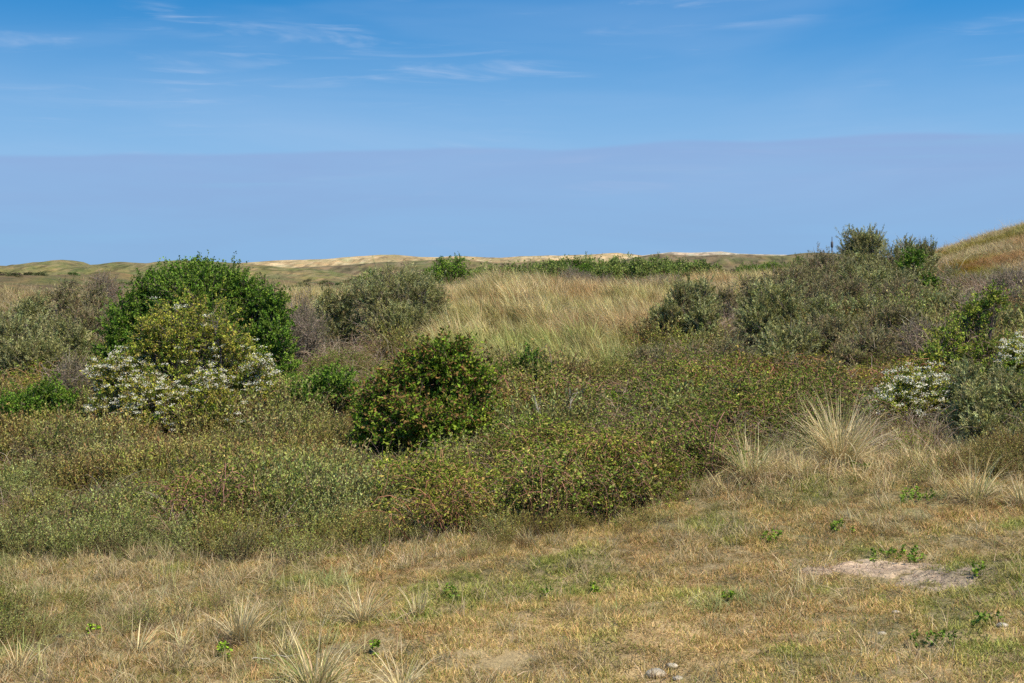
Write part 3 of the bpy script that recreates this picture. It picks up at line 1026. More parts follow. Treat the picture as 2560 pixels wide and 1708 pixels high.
# ------------------------------------------------------------------ bushes
KINDS = {
    #          palette, weights, leaf length, leaf width, leaves per shoot, shoots per m2 of crown, twig colour, hollow
    'green': dict(pal=[(0.12, 0.21, 0.022), (0.18, 0.265, 0.03), (0.08, 0.145, 0.018)], w=[4, 3, 2], L=0.055, Wd=0.036, m=22, dens=150, tw=(0.16, 0.12, 0.09), up=0.5, sp=0.75),
    'hawthorn': dict(pal=[(0.27, 0.30, 0.035), (0.40, 0.38, 0.05), (0.16, 0.215, 0.025), (0.38, 0.29, 0.07)], w=[4, 3, 3, 1], L=0.048, Wd=0.034, m=18, dens=125, tw=(0.18, 0.13, 0.10), up=0.4, sp=0.8),
    'dogwood': dict(pal=[(0.16, 0.24, 0.02), (0.10, 0.16, 0.016), (0.25, 0.31, 0.03)], w=[4, 3, 2], L=0.085, Wd=0.048, m=13, dens=120, tw=(0.18, 0.10, 0.07), up=0.3, sp=0.8),
    'buckthorn': dict(pal=[(0.285, 0.28, 0.095), (0.42, 0.405, 0.17), (0.17, 0.17, 0.045), (0.28, 0.235, 0.10)], w=[4, 4, 2, 0.7], L=0.062, Wd=0.017, m=30, dens=125, tw=(0.20, 0.155, 0.12), up=0.75, sp=0.6),
    'buckbrown': dict(pal=[(0.26, 0.235, 0.09), (0.35, 0.30, 0.145), (0.17, 0.165, 0.055), (0.30, 0.215, 0.11)], w=[4, 3, 2, 2], L=0.058, Wd=0.016, m=22, dens=120, tw=(0.24, 0.175, 0.13), up=0.6, sp=0.7),
    'bare': dict(pal=[(0.25, 0.21, 0.12), (0.20, 0.18, 0.09), (0.28, 0.21, 0.13)], w=[3, 2, 2], L=0.045, Wd=0.013, m=9, dens=170, tw=(0.25, 0.19, 0.145), up=0.5, sp=0.9),
    'yellow': dict(pal=[(0.24, 0.29, 0.035), (0.33, 0.34, 0.05), (0.15, 0.21, 0.03)], w=[4, 2, 3], L=0.055, Wd=0.036, m=12, dens=80, tw=(0.20, 0.13, 0.10), up=0.3, sp=0.9),
    'lightgreen': dict(pal=[(0.21, 0.26, 0.055), (0.28, 0.32, 0.08), (0.13, 0.18, 0.035)], w=[4, 3, 3], L=0.09, Wd=0.05, m=14, dens=60, tw=(0.16, 0.12, 0.09), up=0.6, sp=0.7),
}


def grow(rng, kind, domes, fac=1.0, blossom=None, dead_tips=0, tip=None, lod=1.0, airy=0.0, taper_base=True):
    """domes: (dx, dy, rx, ry, z0, h) lobes of the crown in metres, relative to the foot. Returns meshes."""
    K = KINDS[kind]
    mbf, mbw, mbb, mbt = MB(), MB(), MB(), MB()
    tw = np.array(K['tw'])
    zmax = max(d[4] + d[5] for d in domes)
    limbs = []
    for (dx_, dy_, rx, ry, z0, h) in domes:
        cz = z0 + h * 0.42
        rz = h * 0.58
        area = 2 * math.pi * ((rx * ry) ** 0.8 + 2 * (rx * rz) ** 0.8) / 3 * 1.5
        br = 0.20 + 0.17 * min(rx, h)                              # size of a leafy clump
        nb = max(7, int(area / (br * br) * 0.85 * (1 - 0.4 * airy)))
        v = rng.normal(size=(nb, 3))
        v = v / (np.abs(v) ** 2.7).sum(1, keepdims=True) ** (1 / 2.7)
        v[:, 2] = np.where(v[:, 2] < -0.55, -v[:, 2], v[:, 2])
        s = rng.uniform(0.5, 0.93, nb) ** 0.6
        bc = np.stack([dx_ + v[:, 0] * (rx - br * 0.8) * s, dy_ + v[:, 1] * (ry - br * 0.8) * s, cz + v[:, 2] * (rz - br * 0.7) * s], 1)
        bump = (vnoise(v[:, 0] * 2.3 + rng.random() * 50, v[:, 1] * 2.3 + v[:, 2] * 2.1, 7) - 0.5) * 0.62
        bc = bc + (bc - np.array([dx_, dy_, cz * 0.8])) * bump[:, None]
        bc[:, 2] = np.maximum(bc[:, 2], z0 + br * 0.4)
        out = unit(v * np.array([1, 1, 0.8]) + np.array([0, 0, 0.25]))
        ns = max(5, int(K['dens'] * br * br * fac / 1.0))
        S = nb * ns
        b = np.repeat(bc, ns, 0)
        o = np.repeat(out, ns, 0)
        sd = unit(o * 0.7 + rng.normal(size=(S, 3)) * K['sp'] + np.array([0, 0, K['up']]))
        sl = br * rng.uniform(0.5, 1.3, S) * np.repeat(np.exp(rng.normal(size=nb) * 0.15), ns)
        sb = b + rng.normal(size=(S, 3)) * br * 0.28
        t = np.linspace(0, 1, 3)[None, :, None]
        droop = rng.normal(size=(S, 3)) * 0.08 * sl[:, None]
        pts = sb[:, None] + sd[:, None] * sl[:, None, None] * t + droop[:, None] * t * t
        tubes(mbt, pts, np.tile(np.array([0.006, 0.0035, 0.0015]) * (1 + 0.4 * (lod - 1)), (S, 1)), pick(rng, S, [tw, tw * 1.35, tw * 0.7], [3, 2, 2]))
        # leaves along each shoot
        m = max(3, int(K['m'] / lod))
        clumpcol = np.exp(rng.normal(size=(nb, 1)) * 0.16)
        sc = pick(rng, S, K['pal'], K['w'], 0.12) * np.repeat(clumpcol, ns, 0)
        tt = rng.uniform(0.3, 1.04, (S, m))
        lp = sb[:, None] + sd[:, None] * (sl[:, None] * tt)[..., None] + droop[:, None] * (tt * tt)[..., None] + rng.normal(size=(S, m, 3)) * 0.012
        ld = unit(sd[:, None] * (1.0 if K['Wd'] < 0.02 else 0.45) + rng.normal(size=(S, m, 3)) * 0.62 + np.array([0, 0, 0.1]))
        lc = np.repeat(sc[:, None], m, 1).reshape(-1, 3)
        n = S * m
        if tip is not None:                                           # young shoots of another colour towards the sunny top
            tc_, amount = tip
            hh = ((lp[..., 2] - z0) / max(h, 0.1)).reshape(-1)
            rr = rng.random(n)
            k = (tt.reshape(-1) > 0.55) & (rr < amount * np.clip(hh * 1.5 - 0.1, 0, 1)) & (np.repeat(np.repeat(rng.random(nb), ns), m) < 0.75)
            lc[k] = pick(rng, int(k.sum()), [tc_, np.array(tc_) * 0.75], [2, 1])
        leaves(mbf, rng, lp.reshape(-1, 3), ld.reshape(-1, 3), K['L'] * lod ** 0.7 * rng.uniform(0.65, 1.25, n), K['Wd'] * lod ** 0.7 * rng.uniform(0.7, 1.25, n), lc * np.exp(rng.normal(size=(n, 1)) * 0.14))
        # flower heads on the outer shoots
        if blossom is not None:
            pr = blossom(bc, (dx_, dy_, z0, h))
            cl = np.repeat(rng.random(nb) < pr, ns) & (rng.random(S) < 0.6) & (sd[:, 2] > -0.1)
            e = (sb + sd * sl[:, None])[cl]
            nf = 30
            fp = np.repeat(e, nf, 0) + rng.normal(size=(len(e) * nf, 3)) * np.array([0.042, 0.042, 0.016]) + np.array([0, 0, 0.015])
            if len(fp):
                fd = unit(rng.normal(size=(len(fp), 3)) * np.array([1, 1, 0.5]) + np.array([0, 0, 0.15]))
                leaves(mbb, rng, fp, fd, rng.uniform(0.016, 0.028, len(fp)), rng.uniform(0.016, 0.026, len(fp)),
                       pick(rng, len(fp), [(0.90, 0.83, 0.62), (0.92, 0.87, 0.70), (0.76, 0.70, 0.42)], [4, 4, 1], 0.05))
        # limbs to the clumps
        nl = min(nb, 26 if lod < 1.5 else 12)
        tgt = bc[rng.choice(nb, nl, replace=False)]
        foot = np.stack([dx_ * 0.45 + rng.normal(size=nl) * rx * 0.12, dy_ * 0.45 + rng.normal(size=nl) * ry * 0.12, np.full(nl, -0.12)], 1)
        t = np.linspace(0, 1, 6)[None, :, None]
        mid = foot * 0.4 + tgt * 0.6
        mid[:, 2] = tgt[:, 2] * 0.45
        pts = foot[:, None] * (1 - t) ** 2 + 2 * mid[:, None] * t * (1 - t) + tgt[:, None] * t * t + rng.normal(size=(nl, 6, 3)) * 0.035
        r0 = 0.012 + 0.012 * h
        tubes(mbw, pts, np.linspace(1, 0.25, 6)[None] * rng.uniform(0.5, 1.1, nl)[:, None] * r0, pick(rng, nl, [tw, tw * 0.75, tw * 1.25], [2, 2, 1]), 5)
        if dead_tips:
            nd = dead_tips
            v = unit(rng.normal(size=(nd, 3)) * np.array([0.8, 0.6, 0.5]) + np.array([0, 0, 1.0]))
            p0 = np.array([dx_, dy_, cz]) + v * np.array([rx, ry, rz]) * 0.8
            dd = unit(v + rng.normal(size=(nd, 3)) * 0.35)
            t = np.linspace(0, 1, 4)[None, :, None]
            L = rng.uniform(0.2, 0.55, nd)
            pts = p0[:, None] + dd[:, None] * L[:, None, None] * t + rng.normal(size=(nd, 4, 3)) * 0.025
            tubes(mbw, pts, np.tile(np.array([0.009, 0.007, 0.005, 0.002]), (nd, 1)), pick(rng, nd, [tw, tw * 1.4], [1, 1]))
    me = [('foliage', mbf.mesh('foliage', MLEAF)), ('branches', mbw.mesh('branches', MBARK)), ('twigs', mbt.mesh('twigs', MBARK))]
    if mbb.n:
        me.append(('blossom', mbb.mesh('blossom', MPETAL)))
    return me


BUSHES = []


def bush(name, label, cat, kind, px, Y, lobes, seed, group=None, **kw):
    """lobes: (px0, px1, top row, optional dY, optional foot row) as seen in the view; set on the ground at distance Y"""
    rng = np.random.default_rng(seed)
    X0 = float(pxy(px, Y))
    z0 = float(gz(X0, Y))
    doms = []
    for lb in lobes:
        a, b, top = lb[:3]
        dY = lb[3] if len(lb) > 3 else 0.0
        Yl = Y + dY
        rx = (b - a) / 2 / F * Yl
        cx = float(pxy((a + b) / 2, Yl)) - X0
        ztop = float(zrow(top, Yl)) - z0
        foot = float(gz(cx + X0, Yl)) - z0
        if len(lb) > 4:
            foot = float(zrow(lb[4], Yl)) - z0
        ry = rx * kw.get('flat', 0.85) if (b - a) < 900 else rx * 0.6
        doms.append((cx, dY, rx, min(ry, 2.2), foot, max(ztop - foot, 0.3)))
    kw = {k: v for k, v in kw.items() if k != 'flat'}
    root = link(name, None, label=label, cat=cat, group=group, loc=(X0, Y, z0))
    root.empty_display_size = 0.3
    for nm, me in grow(rng, kind, doms, **kw):
        link(nm, me, root, kind='stuff' if nm in ('foliage', 'blossom', 'twigs') else None)
    BUSHES.append(root)
    return root


G_L, G_R, G_F, G_D = 'sea buckthorns on the left slope', 'sea buckthorns on the right slope', 'green bushes in the far thicket', 'grey scrub behind the marram hill'
# the left group
bush('green_shrub', 'big dense dark green shrub behind the flowering hawthorn at left', 'shrub', 'green', 480, 31.5,
     [(300, 650, 682), (250, 430, 742, -0.3), (560, 735, 722, -0.2), (400, 560, 656, 0.2, 800), (330, 460, 676, 0.1, 820), (530, 660, 684, 0.1, 820), (635, 745, 800, -0.7), (245, 345, 830, -0.7)], 101, fac=0.72)
bush('hawthorn', 'large yellow green hawthorn in white blossom at left', 'hawthorn', 'hawthorn', 450, 28.6,
     [(335, 615, 748, 0, 1010), (310, 450, 800, -.4), (490, 640, 800, -.4), (212, 370, 888, -0.6), (560, 712, 885, -0.4), (290, 480, 935, -1.1), (430, 630, 950, -1.2)], 102, fac=0.8,
     blossom=lambda c, d: np.where(c[:, 2] > 1.75, 0.05, np.where(fbm(c[:, 0] * 1.5 + 4.6, c[:, 2] * 2.4 + c[:, 1], 5, 2) - 0.05 * c[:, 0] > 0.445, 0.9, 0.08)), tip=((0.36, 0.29, 0.06), 0.35))
bush('dogwood', 'rounded glossy green dogwood bush with rusty red shoot tips', 'dogwood', 'dogwood', 1075, 25.4,
     [(965, 1258, 872), (1040, 1215, 856, 0.1, 980), (888, 1090, 925, -0.2), (930, 1230, 985, -0.7)], 103, fac=0.75, tip=((0.22, 0.125, 0.04), 0.5))
bush('sea_buckthorn', 'silvery grey green sea buckthorn mound right of the dark green shrub', 'sea buckthorn', 'buckthorn', 950, 38.0,
     [(830, 1115, 697), (765, 900, 735, -0.6), (900, 1090, 770, -1.0)], 104, G_L, fac=0.85)
bush('sea_buckthorn', 'brown tinged buckthorn dome peeping over the silvery mound', 'sea buckthorn', 'buckbrown', 1000, 45, [(938, 1068, 677)], 105, G_L, fac=0.7, lod=1.2)
bush('sea_buckthorn', 'brownish buckthorn with bare twigs left of the dark green shrub', 'sea buckthorn', 'buckbrown', 200, 40,
     [(105, 215, 702), (190, 292, 722), (150, 290, 770, -1)], 106, G_L, fac=0.8, dead_tips=14)
bush('sea_buckthorn', 'broad grey green buckthorn mound at the left edge', 'sea buckthorn', 'buckthorn', 110, 33.5,
     [(-60, 130, 790), (100, 250, 800), (-40, 180, 850, -0.8)], 107, G_L, fac=0.85)
bush('sea_buckthorn', 'small grey green buckthorn above the broad left edge mound', 'sea buckthorn', 'buckthorn', 75, 38, [(20, 135, 742)], 108, G_L, fac=0.75)
bush('rusty_shrub', 'dark rust brown shrub top against the far heath at left', 'shrub', 'bare', 255, 50, [(212, 298, 683), (240, 320, 700, 1)], 109, fac=0.7, lod=1.2, tip=((0.27, 0.13, 0.05), 0.5))
bush('bare_shrub', 'brown bare caned shrub between the dark green shrub and the silvery mound', 'shrub', 'bare', 745, 35.5, [(690, 800, 735), (700, 830, 790, -1)], 110, fac=0.7, dead_tips=20)
bush('sea_buckthorn', 'grey buckthorn just behind the right shoulder of the dark green shrub', 'sea buckthorn', 'buckbrown', 672, 36, [(620, 712, 692)], 111, G_L, fac=0.7)
bush('bare_shrub', 'tangle of bare brown canes below the left edge mound', 'shrub', 'bare', 175, 30, [(100, 255, 895)], 112, fac=0.6, dead_tips=24)
bush('green_shrub', 'low fresh green bush at the far left below the buckthorn mound', 'shrub', 'green', 40, 27.5, [(-60, 130, 985), (60, 210, 965, 0.5)], 113, fac=0.5)
bush('green_shrub', 'low leafy green bush between the hawthorn and the dogwood', 'shrub', 'green', 820, 28.5, [(745, 900, 925), (720, 800, 955, -0.5)], 114, fac=0.5)
bush('green_shrub', 'small green bush with pale dead twigs right of the dogwood', 'shrub', 'green', 1330, 29, [(1265, 1385, 885), (1330, 1420, 915, -.5)], 115, fac=0.4, dead_tips=10)
bush('green_shrub', 'blue green bush in the bramble right of the dogwood', 'shrub', 'green', 1555, 26.5, [(1490, 1630, 1000), (1450, 1540, 1025, -.5)], 116, fac=0.45)
for i, (a, b, top, Y, kd, lab) in enumerate([
        (1180, 1290, 925, 30.5, 'green', 'small dark green bush touching the right shoulder of the dogwood'), (1655, 1760, 1085, 23.4, 'green', 'dark green sprout of bush in the bramble left of the tuft row'),
        (1395, 1490, 985, 27.5, 'green', 'leafy green bush left of the blue green one in the bramble'), (1290, 1400, 1135, 23, 'yellow', 'yellow green bramble hump straight below the pale dead branches'),
        (905, 1010, 1150, 22.6, 'yellow', 'yellow green bramble hump at the foot of the dogwood'), (1500, 1610, 1130, 22.6, 'green', 'green hump above the long arching cane'),
        (1090, 1190, 1190, 21.8, 'green', 'low dark green hump near the turf edge below the dogwood'), (1330, 1420, 940, 30, 'buckbrown', 'twiggy grey bush on the lower edge of the marram hill'),
        (1560, 1660, 940, 28.5, 'buckbrown', 'grey twiggy bush in front of the dull low buckthorn')]):
    bush('bramble_bush', lab, 'bush', kd, (a + b) / 2, Y, [(a, b, top), (a + 25, b + 20, top + 22, -.3)], 180 + i, 'bushes in the bramble thicket', fac=0.45 if kd != 'yellow' else 0.8, dead_tips=4)
# middle distance
bush('green_shrub', 'round bright green bush beyond the marram hill', 'shrub', 'green', 1128, 68, [(1068, 1192, 648), (1055, 1110, 672, -1)], 121, fac=0.42, lod=1.8)
k = 0
ORD = ['first', 'second', 'third', 'fourth', 'fifth', 'sixth', 'seventh', 'eighth', 'ninth', 'tenth', 'eleventh', 'twelfth', 'thirteenth', 'fourteenth']
for a, b, top, Y in [(1175, 1275, 664, 84), (1245, 1345, 661, 90), (1315, 1425, 655, 97), (1385, 1480, 650, 102), (1445, 1550, 646, 104), (1515, 1610, 643, 106), (1580, 1675, 641, 103),
                     (1645, 1745, 649, 99), (1715, 1800, 653, 95), (1835, 1905, 661, 116), (1885, 1965, 656, 116), (1945, 2045, 652, 114)]:
    bush('thicket_bush', '%s bush from the left in the long green far thicket' % ORD[k], 'bush', 'lightgreen' if k not in (3, 9, 10, 11) else 'green', (a + b) / 2, Y,
         [(a, b, top), (a - 10, (a + b) / 2, top + 9, -2), ((a + b) / 2, b + 12, top + 12, -2.5), (a, b, top + 24, -3)], 130 + k, G_F, fac=0.45, lod=2.0)
    k += 1
bush('thicket_bush', 'lone small green bush on the heath left of the round bright one', 'bush', 'lightgreen', 925, 88, [(895, 965, 678)], 150, G_F, fac=0.5, lod=2.0)
for i, (a, b, top, Y, lab) in enumerate([
        (1285, 1365, 688, 66, 'low grey scrub bush left of the domed grey one behind the marram crest'), (1375, 1485, 671, 64, 'domed dark grey bush behind the marram crest'),
        (1455, 1545, 690, 60, 'grey bush beside the right foot of the domed grey one'), (1520, 1620, 697, 58, 'grey brown scrub bush left of the darkest one'),
        (1590, 1725, 693, 55, 'widest dark brown bush right of the marram crest')]):
    bush('grey_scrub_bush', lab, 'bush', 'bare', (a + b) / 2, Y, [(a, b, top), (a + 20, b + 10, top + 14, -0.8)], 160 + i, G_D, fac=0.62, lod=1.5)
for i, (a, b, top, Y, lab) in enumerate([(1722, 1765, 702, 56, 'small yellow green bush right of the darkest grey bush'), (1832, 1880, 697, 54, 'small dull green bush left of the tall marram plume'),
                                         (1915, 1965, 722, 46, 'yellowish low bush above the right buckthorns')]):
    bush('green_shrub', lab, 'shrub', 'yellow', (a + b) / 2, Y, [(a, b, top)], 170 + i, fac=0.8, lod=1.4)
# the right slope
RB = [
    ('buckthorn', 2160, 45, [(2098, 2228, 572, 0, 690), (2085, 2215, 640, -0.5), (2110, 2200, 600, .2, 700)], 'tallest sea buckthorn, a domed tree against the sky', dict(fac=0.8, flat=0.8)),
    ('buckbrown', 2070, 42, [(1995, 2145, 648), (2020, 2090, 640, .3, 700), (1985, 2080, 674, -.6)], 'brownish buckthorn left of the tallest one', dict(fac=0.8, dead_tips=10)),
    ('buckthorn', 2250, 40.5, [(2160, 2350, 632), (2225, 2305, 606, .3, 690), (2275, 2350, 612, .3, 690), (2170, 2270, 668, -.6)], 'dark buckthorn with dead twigs right of the tallest one', dict(fac=0.8, dead_tips=26)),
    ('buckthorn', 1725, 34.5, [(1640, 1802, 706), (1612, 1730, 760, -.3), (1700, 1810, 760, -.5)], 'leftmost buckthorn on the right slope beside the marram', dict(fac=0.85)),
    ('buckbrown', 1815, 39.5, [(1770, 1862, 715)], 'thin twiggy buckthorn behind the two leftmost', dict(fac=0.6, dead_tips=8, airy=0.4)),
    ('buckthorn', 1925, 34, [(1825, 2018, 704), (1835, 1950, 765, -.6), (1925, 2020, 755, -.4)], 'wide buckthorn second from the left on the right slope', dict(fac=0.85)),
    ('buckbrown', 1960, 41, [(1900, 2045, 664), (1840, 1950, 690)], 'buckthorn on the crest left of the brownish one', dict(fac=0.75)),
    ('buckthorn', 2170, 38, [(2085, 2215, 668), (2150, 2300, 680)], 'buckthorn right under the tallest one', dict(fac=0.8)),
    ('buckbrown', 2075, 36.5, [(1975, 2130, 688), (2070, 2200, 700), (2000, 2120, 735, -.6)], 'brown and grey buckthorn below the tallest one', dict(fac=0.8)),
    ('buckbrown', 2255, 35.5, [(2170, 2350, 715), (2200, 2330, 745, -.6)], 'buckthorn below the dark one with dead twigs', dict(fac=0.8)),
    ('buckthorn', 2105, 33, [(2010, 2125, 752), (2105, 2245, 748), (2040, 2180, 800, -.5)], 'low buckthorn in the middle of the right slope', dict(fac=0.8)),
    ('buckbrown', 2205, 31.5, [(2125, 2270, 785), (2185, 2305, 765)], 'tall brown buckthorn behind the bare purplish bush', dict(fac=0.75)),
    ('buckbrown', 2045, 31, [(1985, 2130, 805), (2030, 2140, 795)], 'brown buckthorn right of the fresh grey green one', dict(fac=0.75)),
    ('buckthorn', 1970, 30, [(1880, 2055, 825), (1900, 2000, 865, -.5)], 'fresh grey green buckthorn low on the right slope', dict(fac=0.85)),
    ('buckbrown', 1815, 30, [(1740, 1885, 862)], 'low dull buckthorn left of the fresh grey green one', dict(fac=0.7)),
    ('buckbrown', 1635, 30.5, [(1570, 1700, 872), (1680, 1780, 868)], 'dull low buckthorn at the lower left of the right slope', dict(fac=0.6)),
    ('bare', 2415, 38.5, [(2335, 2495, 695)], 'bare dark grey bush under the rusty hill', dict(fac=0.9, dead_tips=10)),
    ('bare', 2530, 36, [(2460, 2630, 680), (2500, 2630, 750, -1)], 'dark twiggy bush at the right edge under the hill', dict(fac=0.9, dead_tips=10)),
    ('buckthorn', 2350, 33.5, [(2285, 2425, 738)], 'grey buckthorn under the bare dark bush', dict(fac=0.8)),
    ('bare', 2440, 33, [(2385, 2500, 740), (2460, 2580, 725), (2480, 2600, 790, -.5)], 'dark bare thorn bush right of the leaning yellow shoots', dict(fac=0.8, dead_tips=10)),
    ('bare', 2290, 29.5, [(2225, 2355, 792), (2240, 2330, 850, -.5)], 'bare purplish grey bush left of the yellow green one', dict(fac=0.85, dead_tips=10)),
    ('buckbrown', 2165, 29, [(2090, 2250, 825), (2050, 2160, 870, -.5)], 'greyish buckthorn above the small white hawthorn', dict(fac=0.75)),
    ('buckbrown', 2010, 27, [(1920, 2040, 900), (2010, 2120, 905)], 'low brown buckthorn above the dead drooping tuft', dict(fac=0.6)),
    ('buckthorn', 2430, 30, [(2380, 2560, 785), (2500, 2630, 780)], 'buckthorn behind the yellow green bush', dict(fac=0.7)),
    ('buckthorn', 2420, 23.3, [(2370, 2480, 925), (2440, 2570, 935)], 'grey green buckthorn right of the small white hawthorn', dict(fac=0.85)),
    ('buckthorn', 2490, 21.8, [(2370, 2520, 978), (2470, 2640, 968), (2390, 2610, 1040, -.5)], 'large grey green buckthorn at the right edge in front', dict(fac=0.95)),
]
for i, (kd, px, Y, lobes, lab, kw) in enumerate(RB):
    bush('sea_buckthorn' if kd != 'bare' else 'bare_shrub', lab, 'sea buckthorn' if kd != 'bare' else 'shrub', kd, px, Y, lobes, 200 + i, G_R if kd != 'bare' else None, **kw)
bush('green_shrub', 'bright green climber tuft in the dark buckthorn with dead twigs', 'shrub', 'green', 2275, 40, [(2238, 2318, 632, -1.2, 680), (2300, 2345, 690, -1.2, 730)], 231, fac=0.5)
bush('yellow_shrub', 'yellow green bush with long leaning shoots near the right edge', 'shrub', 'yellow', 2420, 26.5,
     [(2290, 2440, 808), (2380, 2560, 845), (2350, 2540, 900, -.5), (2380, 2450, 770, .2, 850), (2415, 2480, 745, .2, 820), (2455, 2515, 715, .2, 790), (2300, 2380, 850, -.4)], 232, fac=0.7, dead_tips=8)
bush('hawthorn', 'small hawthorn covered in white blossom near the right edge', 'hawthorn', 'hawthorn', 2280, 23.6, [(2190, 2390, 945), (2145, 2280, 1000, -.3)], 233, fac=1.0,
     blossom=lambda c, d: np.where(fbm(c[:, 0] * 2.5 + 4, c[:, 2] * 3 + c[:, 1], 5, 2) > 0.42, 0.85, 0.1))
bush('hawthorn', 'white flowering hawthorn cut off by the right edge', 'hawthorn', 'hawthorn', 2550, 25.2, [(2480, 2640, 850)], 234, fac=0.9, blossom=lambda c, d: np.full(len(c), 0.5))


# ------------------------------------------------------------------ marram tufts one can pick out
def tuft_meshes(rng, h, spread, n, green=0.2, wind=0.0, wide=1.0):
    mb = MB()
    base = np.concatenate([rng.normal(size=(n, 2)) * 0.075 * h, np.full((n, 1), -0.04)], 1)
    az_ = np.arctan2(base[:, 1], base[:, 0]) + rng.normal(size=n) * 0.9
    wv = rng.uniform(0.0, 1.5) if wind == 0 else wind
    az_ = np.arctan2(np.sin(az_) * 0.9, np.cos(az_) + wv * 0.45)
    c1 = pick(rng, n, [(0.74, 0.56, 0.29), (0.82, 0.66, 0.385), (0.60, 0.42, 0.20)], [4, 4, 2])
    g = rng.random(n) < green
    c1[g] = pick(rng, int(g.sum()), [(0.42, 0.40, 0.15), (0.30, 0.32, 0.10)], [1, 1])
    lean = np.abs(rng.normal(size=n)) * spread * 0.6 + 0.04
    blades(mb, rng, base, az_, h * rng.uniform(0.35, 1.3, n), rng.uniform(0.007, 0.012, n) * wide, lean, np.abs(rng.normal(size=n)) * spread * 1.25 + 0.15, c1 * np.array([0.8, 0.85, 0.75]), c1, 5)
    mb2 = MB()
    m = n
    base = np.concatenate([rng.normal(size=(m, 2)) * 0.2 * h, np.full((m, 1), 0.0)], 1)
    blades(mb2, rng, base, rng.random(m) * 6.28, h * rng.uniform(0.2, 0.5, m), rng.uniform(0.005, 0.008, m), rng.uniform(0.5, 1.3, m), rng.uniform(0.2, 0.8, m),
           pick(rng, m, [(0.36, 0.25, 0.14)], [1]), pick(rng, m, [(0.45, 0.33, 0.19), (0.33, 0.22, 0.13)], [1, 1]), 3)
    return mb.mesh('blades', MBLADE), mb2.mesh('dead_thatch', MBLADE)


G_T = 'marram tufts standing out from the turf'
TUFTS = [
    (2098, 1165, 1.2, 0.85, 1000, 0.08, 'largest fanned marram tuft, left of the small white hawthorn'),
    (1880, 1200, 0.85, 0.95, 420, 0.3, 'marram tuft at the left end of the row along the scrub margin'),
    (2000, 1195, 0.50, 0.8, 130, 0.25, 'short marram tuft in front of the largest fanned one'),
    (2290, 1165, 0.55, 0.8, 150, 0.35, 'loose marram tuft below the small white hawthorn'),
    (2195, 1185, 0.45, 0.9, 120, 0.3, 'thin marram tuft right of the largest fanned one'),
    (2440, 1255, 0.85, 1.05, 220, 0.3, 'wide green based marram tuft near the right edge'),
    (2555, 1262, 0.55, 1.0, 140, 0.3, 'marram tuft cut off by the right edge'),
    (1735, 1240, 0.33, 0.7, 60, 0.35, 'tiny marram tuft at the margin of the bramble'),
    (2090, 1075, 0.70, 0.9, 140, 0.05, 'dead drooping marram tuft behind the largest fanned one'),
    (1605, 905, 0.75, 0.8, 170, 0.1, 'pale marram tuft at the foot of the leftmost right slope buckthorn'),
    (605, 1605, 0.46, 0.5, 200, 0.02, 'dense upright straw tuft in the left foreground'),
    (905, 1560, 0.50, 0.75, 130, 0.05, 'open fan of bleached blades in the foreground below the dogwood'),
    (1045, 1540, 0.34, 0.4, 40, 0.0, 'pair of bleached stalk bunches right of the open fan'),
    (345, 1635, 0.38, 0.8, 34, 0.0, 'sparse bleached stalks left of the dense straw tuft'),
    (790, 1740, 0.62, 0.9, 240, 0.15, 'wide arching tuft cut off by the bottom edge'),
    (1005, 1735, 0.42, 0.9, 110, 0.15, 'smaller arching tuft at the bottom edge right of the wide one'),
    (455, 1625, 0.36, 0.7, 20, 0.0, 'few tall bleached stems beside the dense straw tuft'),
    (45, 1680, 0.40, 0.5, 26, 0.0, 'few bleached stems in the bottom left corner'),
    (715, 1640, 0.30, 0.6, 50, 0.05, 'short straw tuft between the dense tuft and the wide arching one'),
]
for i, (px, py, h, spd, n, gr, lab) in enumerate(TUFTS):
    rng = np.random.default_rng(400 + i)
    x, y = ground_at(px, py)
    root = link('marram_tuft', None, label=lab, cat='grass tuft', group=G_T, loc=(float(x), float(y), float(gz(x, y))))
    b, d = tuft_meshes(rng, h * (1.12 if i > 9 else 1.0), spd, int(n * (1.5 if i > 9 else 1)), gr, wide=1.15 if i > 9 else 1.0)
    link('blades', b, root, kind='stuff')
    link('dead_thatch', d, root, kind='stuff')
for i, (px, Y, h, spd, n, lab) in enumerate([(1955, 52, 1.15, 0.6, 200, 'tall marram plume on the skyline left of the right slope buckthorns'), (745, 46, 1.0, 0.7, 200, 'tall marram plume right of the dark green shrub'),
                                            (700, 48, 1.1, 0.6, 160, 'leaning marram plume touching the dark green shrub'), (1530, 46, 0.95, 0.6, 160, 'dark based marram clump right of the hill crest'),
                                            (2520, 57, 0.8, 0.7, 60, 'lone grass plume on top of the rusty hill'), (1400, 50, 1.0, 0.7, 180, 'marram plume on the crest of the marram hill')]):
    rng = np.random.default_rng(450 + i)
    x = float(pxy(px, Y))
    root = link('marram_plume', None, label=lab, cat='grass tuft', group='marram plumes on the rises', loc=(x, Y, float(gz(x, Y))))
    b, d = tuft_meshes(rng, h, spd, n, 0.1)
    link('blades', b, root, kind='stuff')
    link('dead_thatch', d, root, kind='stuff')


